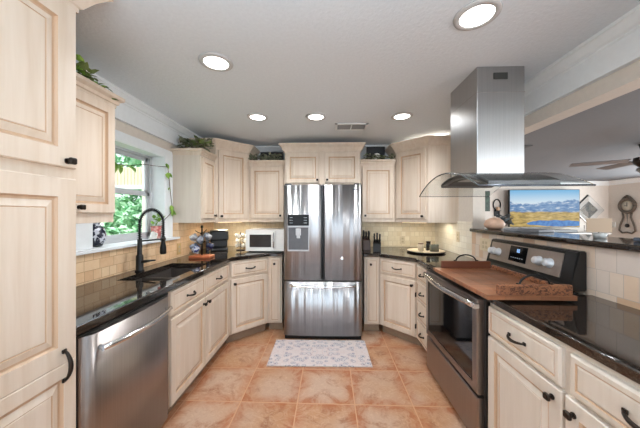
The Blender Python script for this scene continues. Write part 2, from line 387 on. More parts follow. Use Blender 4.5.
for nm, z0, z1, x0 in (('upper_sash', 0.42, 0.775, -0.022), ('lower_sash', 0.03, 0.44, -0.004)):
    bm = NB(); p, q = a + 0.03, b - 0.03
    bx(bm, x0, x0 + 0.018, p, p + 0.035, z0, z1, 0.002); bx(bm, x0, x0 + 0.018, q - 0.035, q, z0, z1, 0.002)
    bx(bm, x0, x0 + 0.018, p, q, z0, z0 + 0.035, 0.002); bx(bm, x0, x0 + 0.018, p, q, z1 - 0.035, z1, 0.002)
    s_ = obj(nm, bm, M['vinyl'], win)
    obj('pane', box1(x0 + 0.007, x0 + 0.010, p + 0.03, q - 0.03, z0 + 0.03, z1 - 0.03), M['pane'], s_)

# ------------------------------------------------------------ tall pantry, left edge
mats = [M['wood'], M['glaze']]
t0 = thing('pantry_cabinet', 'tall pickled-maple pantry cabinet at the left edge with two stacked doors', 'cabinet', (-1.008, 0.55, 0), R(90))
bm = NB(); bx(bm, -0.45, 0.45, 0, 0.60, 0.10, 2.20, 0.002); obj('body', bm, mats, t0)
obj('toe_kick', box1(-0.45, 0.45, 0.05, 0.60, 0, 0.10), M['toe'], t0)
bm = NB(); sweep(bm, [(-0.45, 0.30), (-0.45, 0), (0.45, 0), (0.45, 0.60)], CROWN(2.16, 2.285, 0.085)); obj('crown', bm, mats, t0)
# upper door, hinged away from the knob side
d = door(t0, -0.43, 0.440, 1.535, 2.155, None, 0.075); ringknob(d, 0.402, 1.56, -0.02, 0.025)
bm = NB(); panel(bm, -0.43, 0.440, 0.80, 1.495, door_prof(0.075)); panel(bm, -0.43, 0.440, 0.12, 0.80, door_prof(0.055)); d = obj('door', bm, mats, t0)
pull(d, 0.388, 0.795, 0.115, -0.02, True, 0.008)

# wall cabinets on the left wall ------------------------------------------------
t0 = thing('wall_cabinet', 'pickled-maple wall cabinet between the tall pantry and the sink window', 'cabinet', (-1.312, 1.275, 1.31), R(90), 'pickled-maple wall cabinets')
bm = NB(); bx(bm, -0.272, 0.272, 0, 0.316, 0, 0.74, 0.002); obj('body', bm, mats, t0)
bm = NB(); sweep(bm, [(-0.272, 0), (0.272, 0), (0.272, 0.298)], CROWN(0.695, 0.765, 0.04)); obj('crown', bm, mats, t0)
door(t0, -0.27, 0.262, 0.055, 0.695, (0.03, 0.085), 0.055)
tA = t0

t0 = thing('wall_cabinet', 'narrow maple wall cabinet right of the sink window, plain side panel towards the room', 'cabinet', (-1.326, 2.82, 1.268), R(90), 'pickled-maple wall cabinets')
bm = NB(); bx(bm, -0.17, 0.172, 0, 0.302, 0, 0.74, 0.002); obj('body', bm, [M['creamwood'], M['glaze']], t0)
bm = NB(); sweep(bm, [(-0.17, 0.302), (-0.17, 0), (0.162, 0)], CROWN(0.70, 0.765, 0.035)); obj('crown', bm, mats, t0)
door(t0, -0.155, 0.145, 0.045, 0.685, (0.115, 0.075), 0.05)

# diagonal corner uppers
def diag_upper(label, f0, f1, wallx, side):
    mx, my = (f0[0] + f1[0]) / 2, (f0[1] + f1[1]) / 2
    rot = math.atan2(f1[1] - f0[1], f1[0] - f0[0])
    t0 = thing('corner_wall_cabinet', label, 'cabinet', (mx, my, 1.26), rot, 'diagonal corner wall cabinets')
    if side < 0: pts = [f0, f1, (f1[0], BY - 0.013), (wallx, BY - 0.013), (wallx, f0[1])]
    else: pts = [f0, f1, (wallx, f1[1]), (wallx, BY - 0.013), (f0[0], BY - 0.013)]
    lp = loc2(pts, (mx, my), rot)
    bm = NB(); prism(bm, lp, 0.0, 0.93); obj('body', bm, mats, t0)
    if side < 0: path = [lp[4], lp[0], lp[1], lp[2]]
    else: path = [lp[4], lp[0], lp[1], lp[2]]
    bm = NB(); sweep(bm, path, CROWN(0.86, 0.968, 0.075)); obj('crown', bm, mats, t0)
    W = math.hypot(f1[0] - f0[0], f1[1] - f0[1]) / 2
    door(t0, -W + 0.03, W - 0.03, 0.045, 0.85, ((-W + 0.06) if side < 0 else (W - 0.06), 0.075), 0.055)
    bm = NB(); bx(bm, -W * 0.7, W * 0.7, 0.05, 0.09, -0.007, -0.001, 0.002); obj('light_strip', bm, emis('warm_strip_lens', (255, 226, 180), 0.9), t0)
    return t0
dL = diag_upper('tall diagonal corner cabinet left of the fridge with high crown', (-1.322, 3.0), (-1.025, 3.30), LX, -1)
dR = diag_upper('tall diagonal corner cabinet right of the fridge, beside the range hood', (0.832, 3.29), (1.125, 2.995), RX, 1)
# back wall uppers
def back_upper(label, x0, x1, kx):
    xm = (x0 + x1) / 2; h = (x1 - x0) / 2
    t0 = thing('wall_cabinet', label, 'cabinet', (xm, 3.30, 1.26), 0, 'pickled-maple wall cabinets')
    bm = NB(); bx(bm, -h, h, 0, 0.307, 0, 0.75, 0.002); obj('body', bm, mats, t0)
    bm = NB(); sweep(bm, [(-h, 0), (h, 0)], CROWN(0.715, 0.78, 0.035)); obj('crown', bm, mats, t0)
    door(t0, -h + 0.025, h - 0.025, 0.045, 0.70, (kx * (h - 0.06), 0.08), 0.055)
back_upper('single-door wall cabinet directly left of the fridge above the microwave', -1.022, -0.552, 1)
back_upper('single-door wall cabinet directly right of the fridge above the knife blocks', 0.392, 0.830, -1)
# over the fridge
t0 = thing('fridge_cabinet', 'two-door cabinet mounted above the stainless fridge', 'cabinet', (-0.082, 3.20, 1.72), 0)
bm = NB(); bx(bm, -0.462, 0.462, 0, 0.41, 0, 0.42, 0.002); obj('body', bm, mats, t0)
bm = NB(); sweep(bm, [(-0.462, 0.41), (-0.462, 0), (0.462, 0), (0.462, 0.41)], CROWN(0.395, 0.50, 0.062)); obj('crown', bm, mats, t0)
door(t0, -0.445, -0.03, 0.02, 0.385, (-0.06, 0.055), 0.05); door(t0, 0.03, 0.445, 0.02, 0.385, (0.06, 0.055), 0.05)

# ------------------------------------------------------------ base cabinets, left run
t0 = thing('sink_base_cabinet', 'two-door sink base cabinet between the dishwasher and the diagonal corner', 'cabinet', (-1.035, 2.14, 0), R(90))
bm = NB(); bx(bm, -0.515, 0.525, 0, 0.52, 0.10, 0.66, 0.001); bx(bm, -0.515, 0.525, 0, 0.03, 0.66, 0.872); obj('body', bm, mats, t0)
obj('toe_kick', box1(-0.515, 0.54, 0.06, 0.5, 0, 0.10), M['toe'], t0)
for a, b, k in ((-0.49, -0.028, -0.06), (-0.022, 0.47, 0.01)):
    door(t0, a, b, 0.115, 0.675, (k, 0.63), 0.055); drawer(t0, a, b, 0.70, 0.855, None, 0.1, 'drawer_front')
def diag_base(label, f0, f1, side):
    mx, my = (f0[0] + f1[0]) / 2, (f0[1] + f1[1]) / 2; rot = math.atan2(f1[1] - f0[1], f1[0] - f0[0]); W = math.hypot(f1[0] - f0[0], f1[1] - f0[1]) / 2
    t0 = thing('corner_base_cabinet', label, 'cabinet', (mx, my, 0), rot, 'diagonal corner base cabinets')
    bm = NB(); bx(bm, -W, W, 0, 0.30, 0.10, 0.872, 0.001); obj('body', bm, mats, t0)
    obj('toe_kick', box1(-W, W, 0.06, 0.3, 0, 0.10), M['toe'], t0)
    d = door(t0, -W + 0.015, W - 0.015, 0.115, 0.675, ((-W + 0.05) if side < 0 else (W - 0.05), 0.63), 0.055)
    if side > 0:
        for z in (0.20, 0.52): obj('hinge', box1(W - 0.018, W - 0.006, -0.028, -0.004, z, z + 0.045, bev=0.002), M['bronze'], d)
    drawer(t0, -W + 0.015, W - 0.015, 0.70, 0.855, None, 0.11)
diag_base('diagonal base cabinet below the microwave, left of the fridge', (-1.035, 2.67), (-0.705, 3.0), -1)
diag_base('diagonal base cabinet below the round tray, right of the fridge', (0.58, 3.0), (0.90, 2.68), 1)
def narrow(label, x0, x1, kx):
    xm = (x0 + x1) / 2; h = (x1 - x0) / 2
    t0 = thing('narrow_base_cabinet', label, 'cabinet', (xm, 3.0, 0), 0, 'narrow base cabinets beside the fridge')
    bm = NB(); bx(bm, -h, h, 0, 0.58, 0.10, 0.872, 0.001); obj('body', bm, mats, t0)
    obj('toe_kick', box1(-h, h, 0.06, 0.5, 0, 0.10), M['toe'], t0)
    bm = NB(); panel(bm, -h + 0.02, h - 0.012, 0.12, 0.855, drawer_prof()); d = obj('door', bm, mats, t0); ringknob(d, kx, 0.79, -0.02, 0.024)
narrow('narrow full-height base cabinet against the left side of the fridge', -0.705, -0.545, 0.0)
narrow('narrow full-height base cabinet against the right side of the fridge', 0.405, 0.58, -0.02)
# drawer base right of the corner
t0 = thing('drawer_base_cabinet', 'base cabinet of four stacked drawers between the corner and the range', 'cabinet', (0.90, 2.50, 0), R(-90))
bm = NB(); bx(bm, -0.18, 0.185, 0, 0.53, 0.10, 0.872, 0.001); obj('body', bm, mats, t0)
obj('toe_kick', box1(-0.18, 0.185, 0.06, 0.5, 0, 0.10), M['toe'], t0)
for z0, z1 in ((0.70, 0.855), (0.51, 0.69), (0.315, 0.50), (0.115, 0.305)): drawer(t0, -0.165, 0.175, z0, z1, None, 0.09)
# near right base
cm = [M['creamwood'], M['glaze']]
t0 = thing('base_cabinet', 'cream base cabinet in the right foreground with two drawers over two doors', 'cabinet', (0.90, 0.995, 0), R(-90))
bm = NB(); bx(bm, -0.495, 0.495, 0, 0.53, 0.10, 0.872, 0.001); obj('body', bm, cm, t0)
obj('toe_kick', box1(-0.495, 0.495, 0.06, 0.5, 0, 0.10), M['toe'], t0)
drawer(t0, -0.485, -0.03, 0.70, 0.850, cm, 0.105); drawer(t0, 0.005, 0.485, 0.70, 0.850, cm, 0.115)
door(t0, -0.485, -0.025, 0.115, 0.685, (-0.065, 0.64), 0.06, cm); door(t0, -0.012, 0.485, 0.115, 0.685, (0.025, 0.635), 0.06, cm)

# ------------------------------------------------------------ worktops
def worktop(name, label, pts, hole=None):
    bm = NB(); prism(bm, pts, 0.874, 0.914, 0, 0.006)
    o = obj(name, bm, M['granite']); tag(o, label, 'countertop', 'black granite worktops')
    return o
# left top, with the sink cut out: built from strips round the opening
SX0, SX1, SY0, SY1 = -1.425, -1.085, 1.70, 2.32
pts_out = [(-1.005, 1.003), (-1.005, 2.66), (-0.693, 2.972), (-0.53, 2.972), (-0.53, 3.605), (-1.617, 3.605), (-1.617, 2.862), (-1.558, 2.862), (-1.558, 1.003)]
bm = NB()
def wt(bm, outer, hole, z0, z1):
    from mathutils.geometry import tessellate_polygon
    polys = [[Vector((x, y, 0)) for x, y in outer]] + ([[Vector((x, y, 0)) for x, y in hole]] if hole else [])
    tri = tessellate_polygon(polys); flat_ = [p for pl in polys for p in pl]
    for z in (z0, z1):
        vs = [bm.verts.new((p.x, p.y, z)) for p in flat_]
        for a in tri:
            try: bm.faces.new([vs[i] for i in a])
            except ValueError: pass
        if z == z0: lo = vs
        else: hi = vs
    k = 0
    for pl in polys:
        n = len(pl)
        for i in range(n): bm.faces.new((lo[k + i], lo[k + (i + 1) % n], hi[k + (i + 1) % n], hi[k + i]))
        k += n
hole = [(SX0, SY0), (SX1, SY0), (SX1, SY1), (SX0, SY1)]
wt(bm, pts_out, hole, 0.874, 0.914)
# eased front nosing bead
tube(bm, [(-1.008, 1.003, 0.908), (-1.008, 2.66, 0.908), (-0.695, 2.970, 0.908), (-0.53, 2.970, 0.908)], 0.006, 8)
tag(obj('countertop', bm, M['granite']), 'black granite worktop round the sink, running to the left of the fridge', 'countertop', 'black granite worktops')
bm = NB(); wt(bm, [(0.40, 2.972), (0.568, 2.972), (0.875, 2.668), (0.875, 2.322), (1.445, 2.322), (1.445, 3.605), (0.40, 3.605)], None, 0.874, 0.914)
tube(bm, [(0.40, 2.970, 0.908), (0.568, 2.970, 0.908), (0.873, 2.667, 0.908), (0.873, 2.322, 0.908)], 0.006, 8)
tag(obj('countertop', bm, M['granite']), 'black granite worktop in the far right corner under the round tray', 'countertop', 'black granite worktops')
bm = NB(); wt(bm, [(0.885, 0.48), (1.445, 0.48), (1.445, 1.488), (0.885, 1.488)], None, 0.874, 0.914)
tube(bm, [(0.882, 0.48, 0.908), (0.882, 1.488, 0.908)], 0.006, 8)
tag(obj('countertop', bm, M['granite']), 'black granite worktop in the right foreground, nearest the camera', 'countertop', 'black granite worktops')
bm = NB(); bx(bm, 1.42, 1.80, -0.8, 2.695, 1.184, 1.215, 0.008, 0, 3)
tag(obj('bar_top', bm, M['granite']), 'raised granite bar ledge on the half wall behind the range', 'bar top')

# sink -------------------------------------------------------------------------
t0 = thing('kitchen_sink', 'black undermount double-bowl sink below the window', 'sink', ((SX0 + SX1) / 2, (SY0 + SY1) / 2, 0.68))
M['sink'] = flat('black_composite', (74, 67, 62), 0.4, var=0.15, scale=200)
def bowl(y0, y1):
    bm = NB(); hx = (SX1 - SX0) / 2 + 0.006; T = 0.194; prev = None
    loops = []
    for ins, z in ((-0.012, T), (-0.012, 0.0), (0.0, 0.0),):
        pass
    a = [(ins, z) for ins, z in ((-0.008, T), (-0.008, -0.006), (0.03, -0.006))]
    def loop(ins, z): return [bm.verts.new(p) for p in ((-hx + ins, y0 + ins, z), (hx - ins, y0 + ins, z), (hx - ins, y1 - ins, z), (-hx + ins, y1 - ins, z))]
    L = [loop(-0.006, T - 0.004), loop(-0.006, -0.004)]
    bm.faces.new(L[1][::-1]); 
    for i in range(4): bm.faces.new((L[0][i], L[0][(i + 1) % 4], L[1][(i + 1) % 4], L[1][i]))
    I = [loop(0.004, T - 0.004), loop(0.010, 0.02), loop(0.03, 0.004)]
    for i in range(4): bm.faces.new((L[0][i], L[0][(i + 1) % 4], I[0][(i + 1) % 4], I[0][i]))
    for p, q in zip(I, I[1:]):
        for i in range(4): bm.faces.new((p[i], p[(i + 1) % 4], q[(i + 1) % 4], q[i]))
    bm.faces.new(I[-1]); return bm
for y0, y1 in ((-0.31, -0.06), (-0.045, 0.31)):
    b_ = obj('bowl', bowl(y0, y1), M['sink'], t0)
    bm = NB(); lathe(bm, [(0, 0.006), (0.03, 0.006), (0.042, 0.009), (0.045, 0.005)], 20, c=(0, (y0 + y1) / 2, 0)); obj('drain', bm, M['chrome'], b_)
# faucet
t0 = thing('kitchen_faucet', 'matte black spring-neck pull-down faucet behind the sink', 'faucet', (-1.475, 1.985, 0.914), R(-10))
bm = NB(); lathe(bm, [(0, 0), (0.032, 0), (0.032, 0.008), (0.026, 0.012), (0.025, 0.12), (0.02, 0.128), (0.017, 0.135), (0.016, 0.25), (0, 0.25)], 20); obj('body', bm, M['blackmat'], t0)
bm = NB(); tube(bm, [(0.02, 0, 0.075), (0.05, 0.0, 0.078), (0.10, 0.01, 0.086), (0.13, 0.014, 0.088)], [0.011, 0.011, 0.007, 0.006], 10); obj('lever', bm, M['blackmat'], t0)
arc = []
for i in range(41):
    a = PI * i / 40; arc.append((0.0, 0.115 - 0.115 * math.cos(a), 0.365 + 0.115 * math.sin(a)))
path = [(0, 0, 0.25), (0, 0, 0.30)] + arc + [(0, 0.23, 0.30), (0, 0.23, 0.25)]
bm = NB(); tube(bm, path, 0.0075, 10); obj('hose', bm, M['blackmat'], t0)
bm = NB(); sp = []; N = 34 * 10
L_ = [Vector(p) for p in path]; cum = [0]
for p, q in zip(L_, L_[1:]): cum.append(cum[-1] + (q - p).length)
for i in range(N + 1):
    s_ = cum[-1] * i / N; k = max(j for j in range(len(cum)) if cum[j] <= s_ + 1e-9); k = min(k, len(L_) - 2)
    u = (s_ - cum[k]) / max(1e-6, cum[k + 1] - cum[k]); p = L_[k].lerp(L_[k + 1], u); d_ = (L_[k + 1] - L_[k]).normalized()
    sx = Vector((1, 0, 0)); sy = d_.cross(sx); a = 2 * PI * i / 10
    sp.append(p + (sx * math.cos(a) + sy * math.sin(a)) * 0.013)
tube(bm, sp, 0.0026, 5); obj('spring', bm, M['blackmat'], t0)
bm = NB(); lathe(bm, [(0, 0.10), (0.022, 0.10), (0.025, 0.115), (0.024, 0.16), (0.016, 0.20), (0.014, 0.255), (0, 0.255)], 18, c=(0, 0.23, 0)); obj('spray_head', bm, M['blackmat'], t0)
bm = NB(); tube(bm, [(0, 0, 0.235), (0, 0.115, 0.232), (0, 0.215, 0.23)], 0.006, 8); lathe(bm, [(0.017, -0.012), (0.021, -0.012), (0.021, 0.012), (0.017, 0.012), (0.017, -0.012)], 16, c=(0, 0.23, 0.23)); obj('holder_arm', bm, M['blackmat'], t0)

# ------------------------------------------------------------ dishwasher
t0 = thing('dishwasher', 'stainless dishwasher with a bowed bar handle, left of the sink cabinet', 'dishwasher', (-1.012, 1.312, 0), R(90))
obj('body', box1(-0.298, 0.298, 0.0, 0.55, 0.10, 0.866), M['black'], t0)
bm = NB(); n = 12
def bowed(bm, x0, x1, z0, z1, base, bulge, back, seg=14, mi=0, rn=0.012, rd=0.6):
    f = []; g = []
    for i in range(seg + 1):
        u = i / seg; x = x0 + (x1 - x0) * u; e = min(u, 1 - u) * (x1 - x0)
        y = -base - bulge * (1 - (2 * u - 1) ** 2) - (0 if e > rn else -(rn - e) * rd)
        f.append((bm.verts.new((x, y, z0)), bm.verts.new((x, y, z1)))); g.append((bm.verts.new((x, back, z0)), bm.verts.new((x, back, z1))))
    for i in range(seg):
        q = bm.faces.new((f[i][0], f[i + 1][0], f[i + 1][1], f[i][1])); q.smooth = True; q.material_index = mi
        bm.faces.new((g[i][0], g[i][1], g[i + 1][1], g[i + 1][0])).material_index = mi
        bm.faces.new((f[i][1], f[i + 1][1], g[i + 1][1], g[i][1])).material_index = mi
        bm.faces.new((f[i][0], g[i][0], g[i + 1][0], f[i + 1][0])).material_index = mi
    for i in (0, seg): bm.faces.new((f[i][0], f[i][1], g[i][1], g[i][0])).material_index = mi
bowed(bm, -0.292, 0.295, 0.115, 0.855, 0.022, 0.016, -0.001, 40, rn=0.045, rd=0.62); d = obj('door', bm, M['steeldark'], t0)
bm = NB(); pts = []
for i in range(17):
    u = i / 16; pts.append((-0.235 + 0.475 * u, -0.05 - 0.038 * math.sin(PI * u) ** 0.8, 0.79))
tube(bm, pts, 0.0135, 10)
for s in (-0.225, 0.23): tube(bm, [(s, -0.024, 0.79), (s, -0.058, 0.79)], 0.010, 10)
obj('handle', bm, M['chrome'], d)
obj('toe_kick', box1(-0.295, 0.295, 0.05, 0.5, 0.0, 0.10), M['black'], t0)

# ------------------------------------------------------------ fridge
t0 = thing('refrigerator', 'stainless french-door refrigerator with bottom freezer and door dispenser', 'refrigerator', (-0.067, 2.86, 0))
FW = 0.423
M['fgrey'] = flat('fridge_side_grey', (70, 70, 72), 0.45)
obj('body', box1(-FW + 0.004, FW - 0.004, 0.0, 0.66, 0.045, 1.675, bev=0.004), M['fgrey'], t0)
obj('kick_plate', box1(-FW + 0.01, FW - 0.01, -0.03, 0.1, 0.006, 0.045), M['black'], t0)
def fdoor(name, x0, x1, z0, z1, bulge): 
    bm = NB(); bowed(bm, x0, x1, z0, z1, 0.048, bulge, -0.004, 20)
    return obj(name, bm, M['steel'], t0)
# left door with a dispenser opening is made of bands round the recess
DX0, DX1, DZ0, DZ1 = -0.375, -0.148, 0.962, 1.352
dl = fdoor('door', -FW, -0.003, 0.648, 1.675, 0.014); dr = fdoor('door', 0.003, FW, 0.648, 1.675, 0.014)
fz = fdoor('freezer_drawer', -FW, FW, 0.05, 0.632, 0.014)
ds = obj('dispenser', box1(DX0 - 0.006, DX1 + 0.006, -0.070, -0.05, DZ0 - 0.006, DZ1 + 0.004, bev=0.004), M['steel'], dl)
# niche: a shallow frame with its own dark liner
bm = NB()
bx(bm, DX0, DX1, -0.078, -0.069, 1.235, DZ1, 0.004); obj('control_panel', bm, NT('panel_black').set(Base_Color=(0.004, 0.004, 0.005, 1), Roughness=0.25, Specular_IOR_Level=0.2).m, dl)
bm = NB(); bx(bm, DX0, DX1, -0.082, -0.069, 1.215, 1.234, 0.003); bx(bm, DX0, DX0 + 0.007, -0.076, -0.069, DZ0, 1.215); bx(bm, DX1 - 0.007, DX1, -0.076, -0.069, DZ0, 1.215); bx(bm, DX0, DX1, -0.080, -0.069, DZ0, DZ0 + 0.014); obj('dispenser_bezel', bm, flat('bezel_grey', (176, 177, 180), 0.4, 0.5), dl)
bm = NB(); bx(bm, DX0 + 0.007, DX1 - 0.007, -0.0725, -0.069, DZ0 + 0.014, 1.215); obj('dispenser_niche', bm, flat('niche_grey', (92, 93, 97), 0.5), dl)
bm = NB(); bx(bm, -0.29, -0.233, -0.086, -0.070, 1.13, 1.205, 0.006); bx(bm, -0.28, -0.243, -0.084, -0.072, 1.10, 1.135, 0.004); obj('dispenser_spout', bm, flat('spout_grey', (186, 188, 190), 0.35), dl)
IG = flat('icon_grey', (150, 158, 164), 0.5)
for i in range(3):
    for x in (DX0 + 0.02, DX1 - 0.055): obj('panel_icon', box1(x, x + 0.034, -0.0795, -0.077, 1.262 + 0.028 * i, 1.267 + 0.028 * i), IG, dl)
for s, d_ in ((-0.014, dl), (0.014, dr)):   # recessed edge grips of the two doors
    bm = NB(); bx(bm, s - 0.006, s + 0.006, -0.058, -0.046, 0.66, 1.665, 0.003); obj('edge_grip', bm, flat('grip_dark', (60, 60, 62), 0.3, 0.8), d_)
bm = NB(); tube(bm, [(-0.355 + 0.71 * i / 14, -0.085 - 0.022 * math.sin(PI * i / 14), 0.595 - 0.010 * math.sin(PI * i / 14)) for i in range(15)], 0.0105, 10)
for s in (-0.345, 0.345): tube(bm, [(s, -0.05, 0.597), (s, -0.088, 0.597)], 0.011, 8)
obj('handle', bm, M['chrome'], fz)
bm = NB(); lathe(bm, [(0, 0.0), (0.021, 0.0), (0.021, 0.004), (0.018, 0.006), (0.0165, 0.0045), (0, 0.0045)], 24, M=Matrix.Translation((0.205, -0.0625, 0.888)) @ Matrix.Rotation(R(90), 4, 'X')); 
lathe(bm, [(0.006, 0.0045), (0.008, 0.0065), (0.010, 0.0045)], 14, M=Matrix.Translation((0.200, -0.0625, 0.888)) @ Matrix.Rotation(R(90), 4, 'X'))
lathe(bm, [(0.004, 0.0045), (0.006, 0.0065), (0.008, 0.0045)], 14, M=Matrix.Translation((0.212, -0.0625, 0.885)) @ Matrix.Rotation(R(90), 4, 'X'))
obj('badge', bm, M['chrome'], dr)
bm = NB()
for i in range(7): bx(bm, 0.30 + 0.011 * i, 0.307 + 0.011 * i, -0.0585, -0.0565, 1.618, 1.628)
obj('door_print', bm, flat('print_grey', (96, 100, 110), 0.4), dr)
bm = NB(); bx(bm, -FW + 0.01, -FW + 0.08, -0.04, 0.05, 1.675, 1.69, 0.004); obj('hinge_cover', bm, M['fgrey'], t0)
bm = NB(); bx(bm, FW - 0.08, FW - 0.01, -0.04, 0.05, 1.675, 1.69, 0.004); obj('hinge_cover', bm, M['fgrey'], t0)

# ------------------------------------------------------------ range
t0 = thing('range', 'freestanding stainless electric range with black glass oven door', 'range', (0.885, 1.905, 0), R(-90))
obj('body', box1(-0.405, 0.405, 0.0, 0.55, 0.02, 0.895), M['black'], t0)
bm = NB(); bx(bm, -0.408, 0.408, -0.012, 0.50, 0.895, 0.925, 0.006); obj('cooktop', bm, M['blackglass'], t0)
bm = NB(); panel(bm, -0.398, 0.384, 0.325, 0.872, [(0, 0), (0, 0.034), (0.006, 0.04), (0.050, 0.04), (0.054, 0.036, 1), (0.058, 0.036, 1)]); 
for f in bm.faces:
    if len(f.verts) == 4 and abs(f.calc_area() - (0.782 - 0.116) * (0.547 - 0.116)) < 0.02 and f.calc_center_median().y < -0.02: f.material_index = 1
od = obj('oven_door', bm, [M['steeldark'], M['blackglass']], t0)
bm = NB()
for i in range(19):
    pass
pts = [(-0.388 + 0.762 * i / 18, -0.062 - 0.036 * math.sin(PI * i / 18), 0.840) for i in range(19)]
rows = []
for p in pts: rows.append([bm.verts.new((p[0], p[1] + dy, p[2] + dz)) for dy, dz in ((0.009, -0.018), (-0.006, -0.016), (-0.010, 0), (-0.006, 0.016), (0.009, 0.018))])
for a, b in zip(rows, rows[1:]):
    for k in range(5):
        f = bm.faces.new((a[k], a[(k + 1) % 5], b[(k + 1) % 5], b[k])); f.smooth = True
bm.faces.new(rows[0]); bm.faces.new(rows[-1][::-1])
for s in (-0.38, 0.38): bx(bm, s - 0.012, s + 0.012, -0.062, -0.03, 0.82, 0.85, 0.003)
obj('handle', bm, M['chrome'], od)
bm = NB(); panel(bm, -0.398, 0.384, 0.035, 0.305, [(0, 0), (0, 0.030), (0.008, 0.036), (0.02, 0.036)]); obj('storage_drawer', bm, M['steeldark'], t0)
# tilted backguard
bm = NB()
yb = 0.545
prof = [(0.46, 0.925), (0.475, 0.95), (0.515, 1.148), (0.56, 1.150), (0.56, 0.925)]
lo = [bm.verts.new((-0.395, y, z)) for y, z in prof]; hi = [bm.verts.new((0.395, y, z)) for y, z in prof]
bm.faces.new(lo); bm.faces.new(hi[::-1])
for i in range(5): bm.faces.new((lo[i], lo[(i + 1) % 5], hi[(i + 1) % 5], hi[i]))
bmesh.ops.bevel(bm, geom=list(bm.edges), offset=0.006, segments=2, affect='EDGES')
bgd = obj('backguard', bm, M['black'], t0)
def onbg(x, u, out):  # u 0..1 up the tilted face
    y = 0.475 + 0.04 * u; z = 0.95 + 0.198 * u; return Vector((x, y - out * 0.98, z + out * 0.2))
def slab(bm, x0, x1, u0, u1, d0, d1, mi=0):
    v = [bm.verts.new(onbg(*p)) for p in ((x0, u0, d0), (x1, u0, d0), (x1, u1, d0), (x0, u1, d0), (x0, u0, d1), (x1, u0, d1), (x1, u1, d1), (x0, u1, d1))]
    for q in ((0, 3, 2, 1), (4, 5, 6, 7), (0, 1, 5, 4), (1, 2, 6, 5), (2, 3, 7, 6), (3, 0, 4, 7)): bm.faces.new([v[i] for i in q]).material_index = mi
bm = NB(); slab(bm, -0.365, 0.31, 0.17, 0.89, -0.002, 0.004); cp = obj('control_panel', bm, brushed('panel_stainless', (176, 164, 156), 0.5, 0.05), bgd)
bm = NB(); slab(bm, -0.135, 0.035, 0.30, 0.86, 0.003, 0.007); obj('display', bm, M['blackglass'], bgd)
DB = emis('display_blue', (150, 190, 230), 1.0)
for x in (-0.060, -0.044):
    bm = NB(); slab(bm, x, x + 0.010, 0.64, 0.67, 0.0068, 0.0082); slab(bm, x, x + 0.002, 0.64, 0.76, 0.0068, 0.0082); slab(bm, x + 0.008, x + 0.010, 0.64, 0.76, 0.0068, 0.0082); slab(bm, x, x + 0.010, 0.735, 0.76, 0.0068, 0.0082); obj('display_digit', bm, DB, bgd)
for i in range(6): bm = NB(); slab(bm, -0.115 + 0.022 * i, -0.103 + 0.022 * i, 0.42, 0.45, 0.0068, 0.0078); obj('display_icon', bm, IG, bgd)
for x in (-0.33, -0.262, 0.145, 0.228):
    o = onbg(x, 0.52, 0.004); ax = Vector((0, -0.98, 0.2)).normalized()
    Mx = Matrix.Translation(o) @ ax.to_track_quat('Z', 'Y').to_matrix().to_4x4()
    bm = NB(); lathe(bm, [(0.031, 0), (0.031, 0.006), (0.026, 0.010), (0.024, 0.032), (0.021, 0.036), (0, 0.036)], 24, M=Mx)
    obj('knob', bm, flat('knob_silver', (226, 226, 228), 0.3, 0.2), bgd)
# wooden stove-top tray
t0 = thing('stove_top_board', 'brown wooden tray board with black iron handles lying over the cooktop', 'serving board', (1.02, 1.69, 0.926))
bm = NB()
for i in range(5): bx(bm, -0.22 + 0.088 * i, -0.133 + 0.088 * i, -0.345, 0.345, 0.0, 0.024, 0.002)
obj('board', bm, wood('stained_board', (172, 114, 78), (88, 50, 34), 0.33, False, 16), t0)
M['carved'] = None
tt = NT('carved_rail_wood'); n = tt.noise(tt.coord((1, 1, 1.6)), 42, 3, 0.7, 1.5); n2 = tt.noise(tt.coord((0.08, 1, 1)), 18, 3)
cc = tt.ramp(n2, [(0.3, lin((130, 80, 54))), (0.7, lin((164, 108, 72)))]); cc = tt.mix(tt.ramp(n, [(0.50, (0, 0, 0, 1)), (0.56, (1, 1, 1, 1))]), cc, lin((84, 46, 30)))
tt.l(cc, tt.b.inputs['Base Color']); tt.set(Roughness=0.45); tt.bump(n, 0.4, 0.006); M['carved'] = tt.m
for y in (-0.332, 0.332):
    bm = NB(); bx(bm, -0.165, 0.20, y - 0.012, y + 0.012, 0.022, 0.078, 0.006); rl = obj('rail', bm, [M['brownwood'], M['carved']][0 if y > 0 else 1], t0)
    bm = NB(); pts = [(0.0 + 0.075 * math.cos(PI * i / 12) + (0.0), y, 0.062 + 0.050 * math.sin(PI * i / 12)) for i in range(13)]
    pts = [(0.09, y, 0.067), (0.083, y, 0.068)] + pts + [(-0.083, y, 0.068), (-0.09, y, 0.067)]; tube(bm, [(p[0] + 0.02, p[1], p[2] + 0.012) for p in pts], 0.005, 8); obj('handle', bm, M['blackmat'], rl)
bm = NB(); bx(bm, 0.202, 0.220, -0.32, 0.32, 0.022, 0.052, 0.004); obj('rail', bm, M['carved'], t0)

